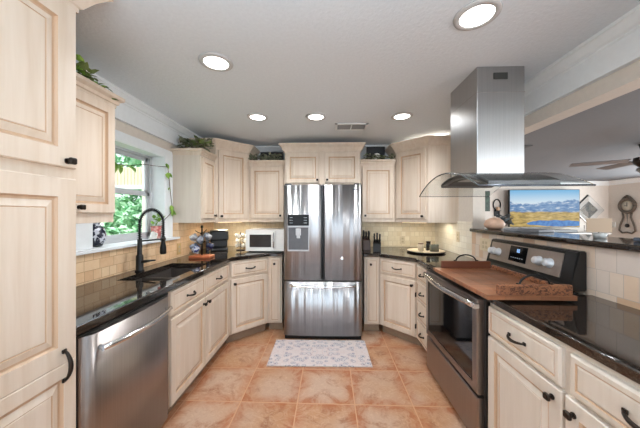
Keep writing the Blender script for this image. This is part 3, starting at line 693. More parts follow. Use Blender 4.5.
# ------------------------------------------------------------ range hood
t0 = thing('range_hood', 'stainless island range hood with arched glass canopy', 'range hood', (1.08, 1.86, 1.508))
bm = NB(); bx(bm, -0.147, 0.147, -0.18, 0.18, 0.085, CZ - 1.508, 0.004); ch = obj('chimney', bm, M['steelh'], t0)
bm = NB(); bx(bm, -0.045, 0.04, -0.185, -0.179, 0.70, 0.74)
obj('vent_grille', bm, flat('grille_dark', (70, 70, 68), 0.5, 0.4), ch)
bm = NB(); bx(bm, -0.1485, 0.1485, -0.1815, 0.1815, 0.618, 0.620); obj('seam', bm, M['steeldark'], ch)
AR = lambda dy: 0.125 * (1 - (dy / 0.45) ** 2)
def arch(bm, x0, x1, y0, y1, off0, off1, n=72, base=None):
    A = []
    for i in range(n + 1):
        y = y0 + (y1 - y0) * i / n; zt = AR(y) + off1; zb = AR(y) + off0 if base is None else base
        A.append([bm.verts.new(p) for p in ((x0, y, zb), (x1, y, zb), (x1, y, zt), (x0, y, zt))])
    for a, b in zip(A, A[1:]):
        for k in range(4): f = bm.faces.new((a[k], a[(k + 1) % 4], b[(k + 1) % 4], b[k])); f.smooth = False
    bm.faces.new(A[0]); bm.faces.new(A[-1][::-1])
bm = NB(); arch(bm, -0.29, 0.307, -0.45, 0.45, 0.0, 0.006); obj('glass_canopy', bm, M['glass'], t0)
bm = NB(); arch(bm, -0.19, 0.20, -0.37, 0.24, -0.032, -0.002); hb = obj('body', bm, flat('hood_body_steel', (120, 120, 122), 0.5, 0.7, var=0.03), t0)
bm = NB(); tb = [(-0.192, -0.37 + 0.61 * i / 24, AR(-0.37 + 0.61 * i / 24) - 0.017) for i in range(25)]; bm = NB(); tube(bm, tb, [0.004 + 0.010 * math.sin(PI * i / 24) for i in range(25)], 6); obj('front_trim', bm, flat('hood_trim_dark', (70, 70, 70), 0.35, 0.6), hb); bm = NB(); FM = flat('filter_mesh', (96, 96, 97), 0.6, 0.5); arch(bm, -0.16, 0.17, -0.32, -0.075, -0.036, -0.031, 10); obj('filter', bm, FM, hb); bm = NB(); arch(bm, -0.16, 0.17, -0.06, 0.19, -0.036, -0.031, 10); obj('filter', bm, FM, hb)
EG = flat('edge_grey', (92, 98, 106), 0.25, 0.6)
bm = NB(); tube(bm, [(-0.29, -0.45, 0.003), (0.307, -0.45, 0.003)], 0.0055, 8); obj('glass_edge_rail', bm, EG, t0)
bm = NB(); tube(bm, [(-0.29, 0.45, 0.003), (0.307, 0.45, 0.003)], 0.0025, 8); obj('glass_edge_rail', bm, EG, t0)
bm = NB(); tube(bm, [(-0.29, -0.45 + 0.9 * i / 28, AR(-0.45 + 0.9 * i / 28) + 0.004) for i in range(29)], 0.0042, 6); obj('glass_front_edge', bm, flat('glass_edge_dark', (64, 70, 70), 0.2), t0)

# ------------------------------------------------------------ rug
t0 = NT('medallion_rug'); v = t0.coord(); ab = t0.n('ShaderNodeVectorMath', operation='ABSOLUTE'); t0.l(v, ab.inputs[0]); v = ab.outputs[0]; sp = t0.n('ShaderNodeSeparateXYZ'); t0.l(v, sp.inputs[0])
vo = t0.n('ShaderNodeTexVoronoi'); vo.inputs['Scale'].default_value = 20; t0.l(v, vo.inputs['Vector'])
vo2 = t0.n('ShaderNodeTexVoronoi', feature='DISTANCE_TO_EDGE'); vo2.inputs['Scale'].default_value = 9; t0.l(v, vo2.inputs['Vector'])
n = t0.noise(v, 60, 3)
c = t0.ramp(vo.outputs['Distance'], [(0.12, lin((100, 106, 128))), (0.24, lin((176, 170, 174))), (0.32, lin((208, 196, 192))), (0.42, lin((126, 128, 144))), (0.5, lin((204, 190, 186)))])
c = t0.mix(t0.ramp(vo2.outputs['Distance'], [(0.012, (0.35, 0.35, 0.35, 1)), (0.03, (0, 0, 0, 1))]), c, lin((196, 158, 148)))
c = t0.mix(t0.ramp(n, [(0.45, (0, 0, 0, 1)), (0.6, (0.4, 0.4, 0.4, 1))]), c, lin((214, 204, 200)))
t0.l(c, t0.b.inputs['Base Color']); t0.set(Roughness=0.9)
bm = NB(); bx(bm, -0.472, 0.472, -0.24, 0.24, 0.0, 0.012, 0.005)
tag(obj('rug', bm, [t0.m], None, loc=(-0.09, 2.555, 0.001), rot=(0, 0, R(1))), 'pale grey-blue patterned mat on the tiles in front of the fridge', 'rug')

# ------------------------------------------------------------ things on the left counter
t0 = thing('microwave', 'small white countertop microwave left of the fridge', 'microwave', (-0.745, 3.045, 0.914))
bm = NB(); bx(bm, -0.235, 0.235, 0.0, 0.34, 0.006, 0.262, 0.008); obj('body', bm, M['whitegloss'], t0)
bm = NB(); bx(bm, -0.233, 0.118, -0.018, -0.001, 0.010, 0.258, 0.005); d = obj('door', bm, M['whitegloss'], t0)
bm = NB(); bx(bm, -0.185, 0.070, -0.021, -0.017, 0.058, 0.205, 0.002); obj('door_window', bm, flat('microwave_window', (58, 54, 52), 0.15), d)
bm = NB(); tube(bm, [(0.10, -0.018, 0.05), (0.10, -0.042, 0.065), (0.10, -0.046, 0.13), (0.10, -0.042, 0.21), (0.10, -0.018, 0.225)], 0.008, 8); obj('handle', bm, M['chrome'], d)
bm = NB(); bx(bm, 0.122, 0.232, -0.012, -0.001, 0.010, 0.258, 0.004); obj('control_panel', bm, M['whitegloss'], t0)
for x in (-0.2, 0.2):
    for y in (0.05, 0.28): bm = NB(); lathe(bm, [(0, 0), (0.014, 0), (0.014, 0.007), (0, 0.007)], 12, c=(x, y, 0)); obj('foot', bm, M['black'], t0)
# coffee maker
t0 = thing('coffee_maker', 'black single-serve coffee maker on the left corner counter', 'coffee maker', (-1.375, 3.22, 0.914), R(25))
bm = NB(); bx(bm, -0.10, 0.10, -0.14, 0.14, 0, 0.03, 0.012); bx(bm, -0.10, 0.10, 0.0, 0.14, 0.03, 0.22, 0.012); obj('body', bm, M['black'], t0)
bm = NB(); bx(bm, -0.105, 0.105, -0.14, 0.14, 0.125, 0.245, 0.02, 0, 3); obj('brew_head', bm, M['black'], t0)
bm = NB(); bx(bm, -0.07, 0.07, -0.15, 0.0, 0.243, 0.258, 0.007); tube(bm, [(-0.085, -0.10, 0.225), (-0.085, -0.16, 0.25), (0.085, -0.16, 0.25), (0.085, -0.10, 0.225)], 0.008, 8); obj('lid_handle', bm, flat('coffee_silver', (178, 174, 168), 0.3, 0.8), t0)
bm = NB(); bx(bm, -0.150, -0.107, -0.06, 0.13, 0.0, 0.225, 0.01); obj('water_tank', bm, flat('smoke_tank', (36, 36, 40), 0.1), t0)
bm = NB(); bx(bm, -0.075, 0.075, -0.142, -0.02, 0.03, 0.036, 0.002); obj('drip_tray', bm, M['blackmat'], t0)
# pod carousel
t0 = thing('pod_carousel', 'dark wire carousel of coffee pods left of the microwave', 'carousel', (-1.09, 3.19, 0.914))
bm = NB(); lathe(bm, [(0, 0), (0.055, 0), (0.055, 0.008), (0.01, 0.012), (0, 0.012)], 20); obj('base', bm, M['bronze'], t0)
bm = NB(); tube(bm, [(0, 0, 0.01), (0, 0, 0.20)], 0.005, 8); lathe(bm, [(0, 0.2), (0.01, 0.205), (0.008, 0.22), (0, 0.224)], 12); obj('pole', bm, M['bronze'], t0)
pods = []
for r_ in range(3):
    for k in range(4):
        a = k * PI / 2 + R(45) + r_ * 0.35; z = 0.04 + 0.058 * r_
        bm = NB(); tube(bm, [(0.004 * math.cos(a), 0.004 * math.sin(a), z + 0.024), (0.022 * math.cos(a), 0.022 * math.sin(a), z + 0.024)], 0.0025, 6)
        ctr = Vector((0.045 * math.cos(a), 0.045 * math.sin(a), z + 0.022)); pts = [ctr + Vector((-math.sin(a) * math.cos(q), math.cos(a) * math.cos(q), math.sin(q))) * 0.0255 for q in (2 * PI * i / 16 for i in range(17))]
        tube(bm, pts, 0.002, 5); obj('ring', bm, M['bronze'], t0)
        Mx = Matrix.Translation((-1.09 + 0.026 * math.cos(a), 3.19 + 0.026 * math.sin(a), 0.914 + z + 0.022)) @ Vector((math.cos(a), math.sin(a), 0)).to_track_quat('Z', 'Y').to_matrix().to_4x4()
        bm = NB(); lathe(bm, [(0, 0), (0.016, 0), (0.0215, 0.034), (0.0245, 0.036), (0.0245, 0.038), (0, 0.038)], 16, M=Mx)
        tag(obj('coffee_pod', bm, M['whitegloss']), 'white coffee pod held in the wire carousel beside the microwave', 'coffee pod', 'coffee pods in the carousel')
# mug tree and mugs
t0 = thing('mug_tree', 'mug stand on a reddish wooden base in the left counter corner', 'mug stand', (-1.30, 2.63, 0.914))
bm = NB(); bx(bm, -0.105, 0.105, -0.07, 0.07, 0, 0.026, 0.006); obj('base', bm, M['redwood'], t0)
bm = NB(); tube(bm, [(0, 0, 0.02), (0, 0, 0.305)], 0.008, 8); lathe(bm, [(0, 0.30), (0.014, 0.308), (0.012, 0.325), (0, 0.334)], 12); obj('pole', bm, M['bronze'], t0)
arms = [(-20, 0.265), (200, 0.255), (-75, 0.235), (15, 0.165), (190, 0.160), (250, 0.14)]
for a, z in arms:
    a = R(a); bm = NB(); tube(bm, [(0.006 * math.cos(a), 0.006 * math.sin(a), z - 0.01), (0.045 * math.cos(a), 0.045 * math.sin(a), z + 0.008), (0.062 * math.cos(a), 0.062 * math.sin(a), z + 0.022)], 0.004, 6); obj('peg', bm, M['bronze'], t0)
def mugmat(name, a, b):
    t = NT(name); n = t.noise(t.coord(), 34, 2); t.l(t.ramp(n, [(0.47, lin(a)), (0.53, lin(b))]), t.b.inputs['Base Color']); t.set(Roughness=0.15); return t.m
mm = [('grey patterned mug hanging at the upper right of the mug stand', mugmat('mug_grey', (112, 114, 122), (168, 168, 172))),
      ('light grey mug hanging at the upper left of the mug stand', mugmat('mug_light', (150, 150, 154), (186, 185, 185))),
      ('mottled grey mug hanging at the front of the mug stand', mugmat('mug_mottled', (96, 100, 112), (160, 160, 168))),
      ('dark navy mug hanging at the lower right of the mug stand', mugmat('mug_navy', (26, 34, 66), (34, 44, 82))),
      ('slate grey mug hanging at the left of the mug stand', mugmat('mug_slate', (104, 110, 124), (134, 138, 150))),
      ('white mug with cobalt blue pattern hanging low on the mug stand', mugmat('mug_cobalt', (36, 52, 124), (196, 198, 208)))]
for (a, z), (lb, mt) in zip(arms, mm):
    a = R(a); px, py = -1.30 + 0.078 * math.cos(a), 2.63 + 0.078 * math.sin(a)
    t1 = thing('mug', lb, 'mug', (px, py, 0.914 + z - 0.045), a, 'mugs on the stand')
    Mx = Matrix.Rotation(R(-62), 4, 'Y') @ Matrix.Translation((0, 0, -0.034)) @ Matrix.Scale(0.8, 4)
    bm = NB(); lathe(bm, [(0, 0.0), (0.030, 0.0), (0.036, 0.006), (0.038, 0.082), (0.035, 0.082), (0.032, 0.010), (0, 0.008)], 22, M=Mx); b_ = obj('cup', bm, mt, t1)
    bm = NB(); tube(bm, [Mx @ Vector((-0.034 - 0.026 * math.sin(PI * i / 10), 0, 0.018 + 0.048 * i / 10)) for i in range(11)], 0.005, 8); obj('handle', bm, mt, t1)
# ------------------------------------------------------------ things on the right corner counter
def knife_block(label, x, y, rz, col, hm, n, h=0.16):
    t0 = thing('knife_block', label, 'knife block', (x, y, 0.914), rz, 'knife blocks right of the fridge')
    bm = NB(); vs = bx(bm, -0.045, 0.045, -0.06, 0.06, 0, h, 0.004)
    for v in bm.verts:
        if v.co.z > h * 0.5: v.co.y += 0.035; v.co.z += (v.co.y) * 0.35
    obj('block', bm, col, t0); random.seed(int(x * 100))
    for i in range(n):
        px = -0.032 + 0.064 * (i % 3) / 2; py = -0.012 + 0.04 * (i // 3); z0 = h + py * 0.35 + 0.012
        hh = 0.07 + 0.022 * random.random()
        bm = NB(); tube(bm, [(px, py + 0.035, z0 - 0.02), (px, py + 0.028, z0 + 0.015), (px, py + 0.012 - 0.015, z0 + hh)], [0.008, 0.009, 0.011], 8); k_ = obj('knife', bm, M['black'], None)
        tag(k_, 'black-handled knife standing in a ' + hm + ' knife block right of the fridge', 'knife', 'knives in the ' + hm + ' block')
        k_.location = (x, y, 0.914); k_.rotation_euler = (0, 0, rz)
knife_block('dark brown knife block half hidden behind the fridge edge', 0.462, 3.24, 0, flat('block_brown', (62, 40, 32), 0.45), 'brown', 6, 0.13)
knife_block('glossy black knife block right of the brown one', 0.572, 3.13, R(-12), M['black'], 'black', 6, 0.105)
t0 = thing('serving_tray', 'round white tray with dark rim holding jars in the right corner', 'tray', (1.13, 3.09, 0.914))
bm = NB(); lathe(bm, [(0, 0.0), (0.16, 0.0), (0.21, 0.010), (0.212, 0.016), (0.205, 0.016), (0.16, 0.013), (0, 0.013)], 40); obj('underside', bm, M['bronze'], t0)
bm = NB(); lathe(bm, [(0, 0.0145), (0.16, 0.0145), (0.206, 0.0185), (0.206, 0.023), (0.198, 0.024), (0.16, 0.019), (0, 0.019)], 40); obj('plate', bm, flat('tray_cream', (204, 186, 160), 0.35), t0)
def jar(name, label, cat, x, y, r, h, m, lidm, lidh=0.012):
    t1 = thing(name, label, cat, (x, y, 0.914 + 0.0195))
    bm = NB(); lathe(bm, [(0, 0), (r, 0), (r, h * 0.82), (r * 0.8, h * 0.92), (r * 0.8, h), (0, h)], 20); obj('vessel', bm, m, t1)
    bm = NB(); lathe(bm, [(0, h), (r * 0.9, h), (r * 0.9, h + lidh), (0, h + lidh)], 20); obj('lid', bm, lidm, t1)
jar('storage_jar', 'small pale jar on the left of the round tray', 'jar', 1.075, 3.10, 0.034, 0.075, flat('jar_cream', (206, 190, 164), 0.3), flat('jar_lid_brown', (120, 92, 70), 0.4))
jar('bottle', 'small dark bottle standing in the middle of the round tray', 'bottle', 1.172, 3.12, 0.028, 0.085, M['black'], M['bronze'], 0.02)
bm = NB()
t1 = thing('candle', 'pale candle in a smoky glass jar at the right of the tray', 'candle', (1.205, 3.035, 0.9335))
bm = NB(); lathe(bm, [(0, 0), (0.05, 0), (0.05, 0.075), (0.046, 0.075), (0.046, 0.05), (0, 0.05)], 24); obj('glass', bm, flat('smoky_glass', (92, 92, 78), 0.1), t1)
bm = NB(); lathe(bm, [(0, 0.0505), (0.045, 0.0505), (0.045, 0.056), (0, 0.058)], 20); obj('wax', bm, flat('wax_yellow', (214, 212, 150), 0.4), t1)
# outlets
def outlet(label, loc, rz, gang=1, col=None):
    t0 = thing('wall_outlet', label, 'outlet', loc, rz, 'wall outlets'); m = col or flat('outlet_almond', (214, 196, 166), 0.4)
    w_ = 0.035 * gang + (0.01 if gang > 1 else 0)
    bm = NB(); bx(bm, -w_, w_, -0.006, -0.0002, -0.058, 0.058, 0.003); obj('cover_plate', bm, m, t0)
    for g in range(gang):
        x = (g - (gang - 1) / 2) * 0.046
        for z in (-0.02, 0.02):
            bm = NB(); bx(bm, x - 0.014, x + 0.014, -0.0078, -0.0055, z - 0.014, z + 0.014, 0.002); obj('socket', bm, flat('socket_ivory', (190, 172, 142), 0.4), t0)
outlet('almond outlet plate on the warm tile right of the sink window', (-1.56, 2.66, 0.998), R(90), 1, flat('outlet_gold', (206, 170, 116), 0.4))
outlet('outlet on the back tile between knife blocks and round tray', (1.005, BY - 0.012, 1.005), 0)
outlet('double outlet plate on the tile just left of the range backguard', (RX - 0.012, 2.47, 1.075), R(-90), 2)
outlet('small outlet on the right tile under the corner cabinet', (RX - 0.012, 2.98, 1.105), R(-90))

# ------------------------------------------------------------ foliage
def garland(name, label, mats_, n, spot, size, seed, cat='plant', group=None, stems=None):
    random.seed(seed); bm = NB()
    t0 = thing(name, label, cat, spot(0.5), 0, group); o0 = Vector(spot(0.5))
    for i in range(n):
        p = Vector(spot(random.random())) - o0
        leaf(bm, p, size * random.uniform(0.6, 1.2), random.uniform(0, 2 * PI), random.uniform(-0.9, 0.5), random.uniform(-0.6, 0.6), random.randrange(len(mats_)))
    obj('foliage', bm, mats_, t0)
    bm = NB(); tube(bm, [Vector(spot(u / 8)) - o0 - Vector((0, 0, 0.01)) for u in range(9)], 0.004, 5); obj('stem', bm, M['bark'], t0)
    return t0
rj = lambda s: random.uniform(-s, s)
garland('ivy_garland', 'green ivy trailing on top of the near left wall cabinet', [M['ivy'], M['vine'], M['ivy']], 200, lambda u: (-1.315 + rj(0.04), 1.30 + 0.25 * u + rj(0.02), 2.095 + abs(rj(0.15)) * (1.12 - u)), 0.048, 3, group='greenery on the cabinets')
garland('ivy_garland', 'dusty green garland on the cabinet right of the window', [M['sage'], M['sage'], M['ivy']], 130, lambda u: (-1.585 + 0.33 * u + rj(0.03), 2.72 + rj(0.05), 2.05 + abs(rj(0.09))), 0.08, 4, group='greenery on the cabinets')
garland('ivy_garland', 'grey-green garland on the cabinet left of the fridge', [M['sage']], 130, lambda u: (-0.98 + 0.36 * u + rj(0.02), 3.33 + rj(0.03), 2.06 + abs(rj(0.07))), 0.06, 5, group='greenery on the cabinets')
garland('ivy_garland', 'small garland in front of the black box right of the fridge', [M['sage'], M['ivy']], 110, lambda u: (0.43 + 0.37 * u + rj(0.02), 3.288 + rj(0.008), 2.06 + abs(rj(0.06))), 0.04, 6, group='greenery on the cabinets')
bm = NB(); bx(bm, -0.15, 0.15, -0.03, 0.03, 0, 0.17, 0.003); tag(obj('decor_box', bm, flat('decor_dark', (40, 40, 42), 0.6), loc=(-0.76, 3.46, 2.012)), 'dark box behind the garland on top of the cabinet left of the fridge', 'box', 'dark boxes on the cabinets')
bm = NB(); bx(bm, -0.12, 0.12, -0.02, 0.02, 0, 0.24, 0.003); tag(obj('decor_box', bm, flat('decor_black', (26, 27, 30), 0.5), loc=(0.62, 3.50, 2.012)), 'black box behind the white dish on the cabinet right of the fridge', 'box', 'dark boxes on the cabinets')
bm = NB(); lathe(bm, [(0, 0), (0.045, 0), (0.058, 0.03), (0.06, 0.07), (0.05, 0.105), (0.03, 0.13), (0, 0.14)], 24); tag(obj('covered_dish', bm, M['whitegloss'], loc=(0.62, 3.415, 2.012)), 'white domed dish in front of the black box above the right cabinet', 'dish')
# window vine
t0 = thing('hanging_vine', 'bright green vine strung across the sink window and down its right side', 'plant', (-1.60, 2.5, 1.8))
vp = [(-1.605, 1.60, 1.80), (-1.60, 1.75, 1.755), (-1.60, 1.9, 1.735), (-1.60, 2.05, 1.75), (-1.60, 2.2, 1.79), (-1.603, 2.42, 1.81), (-1.603, 2.54, 1.83), (-1.603, 2.56, 1.75), (-1.603, 2.575, 1.65), (-1.603, 2.60, 1.50), (-1.603, 2.62, 1.41), (-1.60, 2.58, 1.36), (-1.60, 2.48, 1.30)]
o0 = Vector((-1.60, 2.5, 1.8)); bm = NB(); tube(bm, [Vector(p) - o0 for p in vp], 0.003, 6); obj('stem', bm, M['bark'], t0)
bm = NB(); random.seed(12)
for p, s_, yw, pt in (((-1.60, 1.72, 1.77), 0.07, 80, 20), ((-1.595, 1.80, 1.765), 0.09, 60, 70), ((-1.595, 1.88, 1.76), 0.10, 95, 75), ((-1.595, 1.93, 1.74), 0.08, 110, 60), ((-1.595, 2.0, 1.745), 0.09, 60, 30), ((-1.595, 2.04, 1.75), 0.09, 100, 25), ((-1.60, 2.52, 1.86), 0.06, 20, 70), ((-1.60, 2.53, 1.77), 0.075, -40, 60), ((-1.60, 2.57, 1.63), 0.05, 60, 80), ((-1.60, 2.59, 1.45), 0.08, 0, 80), ((-1.595, 2.61, 1.41), 0.07, 80, 60), ((-1.595, 2.61, 1.39), 0.06, -60, 70), ((-1.60, 2.46, 1.31), 0.05, -60, -40)):
    leaf(bm, Vector(p) - o0, s_, R(yw), R(pt), 0.4); leaf(bm, Vector(p) - o0, s_ * 0.9, R(yw + 100), R(pt - 20), -0.4)
obj('foliage', bm, M['vine'], t0)
# sill things
t0 = thing('vase', 'black-and-white patterned vase on the left of the window sill', 'vase', (-1.685, 1.815, 1.126))
tt = NT('ink_pattern'); vo = tt.n('ShaderNodeTexVoronoi', feature='DISTANCE_TO_EDGE'); vo.inputs['Scale'].default_value = 42; tt.l(tt.coord(), vo.inputs['Vector'])
n = tt.noise(tt.coord(), 24, 3); cc = tt.mix(tt.ramp(n, [(0.45, (0, 0, 0, 1)), (0.5, (1, 1, 1, 1))]), tt.ramp(vo.outputs['Distance'], [(0.15, lin((200, 204, 214))), (0.24, lin((26, 30, 46)))]), lin((30, 34, 52)))
tt.l(cc, tt.b.inputs['Base Color']); tt.set(Roughness=0.2)
bm = NB(); lathe(bm, [(0, 0), (0.045, 0), (0.066, 0.04), (0.072, 0.085), (0.06, 0.13), (0.035, 0.155), (0.034, 0.165), (0.044, 0.175), (0.042, 0.175), (0.030, 0.16), (0, 0.16)], 28); obj('body', bm, tt.m, t0)
t0 = thing('flower_pot', 'small pink-red pot with a green sprig on the right of the sill', 'flower pot', (-1.66, 2.455, 1.126))
bm = NB(); lathe(bm, [(0, 0), (0.036, 0), (0.046, 0.10), (0.048, 0.118), (0.040, 0.118), (0.038, 0.10), (0, 0.098)], 22); obj('pot', bm, mugmat('pot_pink', (178, 92, 88), (214, 160, 150)), t0)
bm = NB(); random.seed(31)
for i in range(14): leaf(bm, Vector((rj(0.02), rj(0.02), 0.10 + 0.008 * i)), 0.06, rj(3), R(-40) + rj(0.6), 0)
obj('foliage', bm, M['vine'], t0)
t0 = thing('figurine', 'small white figurine on the sill beside the pink pot', 'figurine', (-1.60, 2.32, 1.126))
bm = NB(); lathe(bm, [(0, 0), (0.03, 0), (0.032, 0.02), (0.024, 0.04), (0.018, 0.055), (0.02, 0.065), (0, 0.08)], 16); tube(bm, [(0, 0.015, 0.02), (0, 0.05, 0.03), (0, 0.055, 0.05), (0, 0.03, 0.06)], 0.008, 8); obj('body', bm, M['whitegloss'], t0)

# ------------------------------------------------------------ ceiling fittings
def downlight(label, x, y):
    t0 = thing('recessed_light', label, 'ceiling light', (x, y, CZ), 0, 'recessed ceiling lights')
    bm = NB(); lathe(bm, [(0.072, -0.004), (0.074, -0.010), (0.098, -0.006), (0.10, -0.0005), (0.072, -0.0005)], 36); obj('trim_ring', bm, flat('ring_grey', (196, 196, 196), 0.5, var=0.02), t0)
    bm = NB(); lathe(bm, [(0, -0.006), (0.0715, -0.006), (0.0715, -0.001), (0, -0.001)], 36); obj('diffuser', bm, emis('lamp_diffuser', (255, 252, 246), 6.0), t0)
    l = bpy.data.lights.new('lamp', 'SPOT'); l.energy = LAMP_POWER; l.spot_size = R(150); l.spot_blend = 0.7; l.shadow_soft_size = 0.07; l.color = (0.95, 0.975, 1)
    lo = bpy.data.objects.new('lamp', l); C.objects.link(lo); lo.location = (x, y, CZ - 0.02)
downlight('round recessed light at the upper left, near the window side', -0.69, 1.575)
downlight('largest-looking round recessed light, nearest the camera at the top right', 0.69, 1.244)
downlight('round recessed light in the back row, leftmost', -0.682, 2.475)
downlight('round recessed light in the back row, in front of the fridge', -0.124, 2.487)
downlight('round recessed light in the back row, nearest the range hood', 0.692, 2.50)
t0 = thing('ceiling_vent', 'small slatted air vent in the ceiling in front of the fridge', 'vent', (0.235, 2.78, CZ))
bm = NB(); 
for a in ((-0.17, 0.17, -0.10, -0.075), (-0.17, 0.17, 0.075, 0.10), (-0.17, -0.145, -0.1, 0.1), (0.145, 0.17, -0.1, 0.1), (-0.006, 0.006, -0.08, 0.08)): bx(bm, *a, -0.010, -0.0005, 0.001)
obj('frame', bm, M['white'], t0)
bm = NB(); bx(bm, -0.15, 0.15, -0.08, 0.08, -0.003, -0.0005); obj('duct_opening', bm, flat('vent_dark', (70, 70, 70), 0.8), t0)
bm = NB()
for i in range(9): bx(bm, -0.148, 0.148, -0.074 + 0.0175 * i, -0.067 + 0.0175 * i, -0.008, -0.003)
obj('slats', bm, flat('vent_slats', (150, 150, 150), 0.6), t0)
# LED strip on top of the right corner cabinet, and the lamps under the corner cabinets
t0 = tag(obj('light_strip', box1(-0.2, 0.2, -0.012, 0.012, 0, 0.012), emis('strip_lens', (255, 246, 230), 4), None, loc=(1.20, 3.25, 2.23), rot=(0, 0, R(-45))), 'thin light strip lying on top of the right corner cabinet', 'light strip')
area('strip_up', (1.20, 3.25, 2.247), (R(180), 0, R(-45)), 0.4, 0.05, 0.9, (1, 0.97, 0.92))
area('under_left', (-1.20, 3.20, 1.238), (0, 0, R(45)), 0.36, 0.05, STRIP_POWER * 2.2, (1, 0.84, 0.6))
area('under_right', (1.03, 3.24, 1.238), (0, 0, R(-45)), 0.36, 0.05, STRIP_POWER * 0.8, (1, 0.93, 0.76))
area('under_right_end', (1.30, 3.2, 1.25), (0, 0, 0), 0.2, 0.2, STRIP_POWER * 0.4, (1, 0.93, 0.76))

# ------------------------------------------------------------ living room beyond the bar
t0 = thing('television', 'large flat television showing a mountain lake landscape', 'television', (5.37, 6.72, 1.50), R(-2))
bm = NB(); bx(bm, -0.83, 0.83, -0.02, 0.05, -0.47, 0.47, 0.006); obj('case', bm, M['black'], t0)
tt = NT('screen_landscape'); tc = tt.n('ShaderNodeTexCoord'); sp = tt.n('ShaderNodeSeparateXYZ'); tt.l(tc.outputs['Object'], sp.inputs[0])
n1 = tt.noise(tc.outputs['Object'], 3.2, 5, 0.6); n2 = tt.noise(tt.coord((1, 1, 4)), 5, 5, 0.65); n3 = tt.noise(tc.outputs['Object'], 14, 3)
def mth(op, a, b):
    m = tt.n('ShaderNodeMath', operation=op)
    for s_, v in zip(m.inputs, (a, b)):
        if hasattr(v, 'links'): tt.l(v, s_)
        else: s_.default_value = v
    return m.outputs[0]
def step(x, e): return tt.ramp(mth('MULTIPLY_ADD', x, 25.0) if False else mth('ADD', mth('MULTIPLY', mth('SUBTRACT', x, e), 30.0), 0.5), [(0, (0, 0, 0, 1)), (1, (1, 1, 1, 1))])
zz = mth('ADD', sp.outputs[2], 0.47)
sky = tt.ramp(zz, [(0.55, lin((232, 244, 250))), (0.92, lin((120, 190, 236)))])
mtn = tt.ramp(n2, [(0.35, lin((66, 112, 168))), (0.55, lin((124, 160, 200))), (0.65, lin((214, 222, 232)))])
gr = tt.ramp(n2, [(0.3, lin((120, 104, 52))), (0.5, lin((196, 164, 84))), (0.7, lin((222, 196, 132)))])
lake = tt.ramp(n3, [(0.3, lin((34, 100, 180))), (0.7, lin((84, 150, 214)))])
ridge = mth('ADD', 0.44, mth('ADD', mth('MULTIPLY', n1, 0.36), mth('MULTIPLY', sp.outputs[0], 0.05)))
img = tt.mix(step(zz, ridge), mtn, sky)
plain = mth('ADD', 0.33, mth('MULTIPLY', n1, 0.10)); img = tt.mix(step(zz, plain), gr, img)
lx = mth('DIVIDE', mth('SUBTRACT', sp.outputs[0], 0.30), 0.72); lz = mth('DIVIDE', mth('SUBTRACT', zz, mth('ADD', 0.06, mth('MULTIPLY', n1, 0.08))), 0.075)
dd = mth('ADD', mth('MULTIPLY', lx, lx), mth('MULTIPLY', lz, lz)); img = tt.mix(step(dd, 1.0), lake, img)
tt.l(img, tt.b.inputs['Emission Color']); tt.b.inputs['Base Color'].default_value = (0.01, 0.01, 0.01, 1); tt.b.inputs['Emission Strength'].default_value = 0.8; tt.set(Roughness=0.4, Specular_IOR_Level=0.1)
bm = NB(); bx(bm, -0.818, 0.818, -0.0225, -0.0195, -0.458, 0.458); obj('screen', bm, tt.m, t0)
bm = NB(); bx(bm, -0.2, 0.2, 0.05, 0.175, -0.15, 0.15, 0.004); obj('wall_mount', bm, M['black'], t0)
# diamond mirror
t0 = thing('diamond_mirror', 'square mirror hung on its corner right of the television', 'mirror', (6.655, 6.945, 1.46))
s_ = 0.34; Rm = Matrix.Rotation(R(45), 4, 'Y')
def dpanel(prof, h):
    bm = NB(); panel(bm, -h, h, -h, h, prof); bmesh.ops.transform(bm, matrix=Rm, verts=bm.verts); return bm
bm = NB()
panel(bm, -0.27, 0.27, -0.27, 0.27, [(0, 0), (0, 0.03), (0.015, 0.035), (0.105, 0.015)]); bmesh.ops.transform(bm, matrix=Rm, verts=bm.verts); obj('frame', bm, flat('mirror_frame_silver', (206, 203, 198), 0.25, 0.3), t0)
bm = NB(); panel(bm, -0.162, 0.162, -0.162, 0.162, [(0, 0), (0, 0.022), (0.01, 0.026)]); bmesh.ops.transform(bm, matrix=Rm, verts=bm.verts); obj('mirror_glass', bm, flat('mirror_glass', (196, 200, 198), 0.08, 0.75, var=0.01), t0)
bm = NB(); bx(bm, -0.29, 0.012, -0.02, -0.002, -0.29, -0.27); bx(bm, -0.29, -0.27, -0.02, -0.002, -0.29, 0.27); bmesh.ops.transform(bm, matrix=Rm, verts=bm.verts); obj('backing', bm, M['black'], t0)
# console and lamp
t0 = thing('media_console', 'dark low media console below the television', 'console', (5.6, 6.62, 0))
bm = NB(); bx(bm, -1.0, 1.0, -0.22, 0.22, 0.06, 0.88, 0.006); obj('body', bm, flat('console_dark', (48, 46, 46), 0.5), t0)
bm = NB(); bx(bm, -1.04, 1.04, -0.25, 0.25, 0.88, 0.91, 0.006); obj('top', bm, flat('console_top', (180, 176, 170), 0.4), t0)
for x in (-0.9, 0.9): obj('leg', box1(x - 0.04, x + 0.04, -0.18, 0.18, 0, 0.06), M['black'], t0)
bm = NB(); bx(bm, -0.5, 0.5, -0.05, 0.05, 0, 0.07, 0.01); tag(obj('soundbar', bm, M['black'], loc=(5.5, 6.55, 0.911)), 'long black soundbar on the console under the television', 'soundbar')
t0 = thing('swing_arm_lamp', 'lamp with a rectangular cream shade in front of the mirror', 'lamp', (5.58, 5.6, 0), R(-42))
M['shade'] = emis('lit_shade', (190, 176, 156), 0.0)
bm = NB(); lathe(bm, [(0, 0), (0.13, 0), (0.13, 0.02), (0.02, 0.03), (0, 0.03)], 24); obj('base', bm, M['black'], t0)
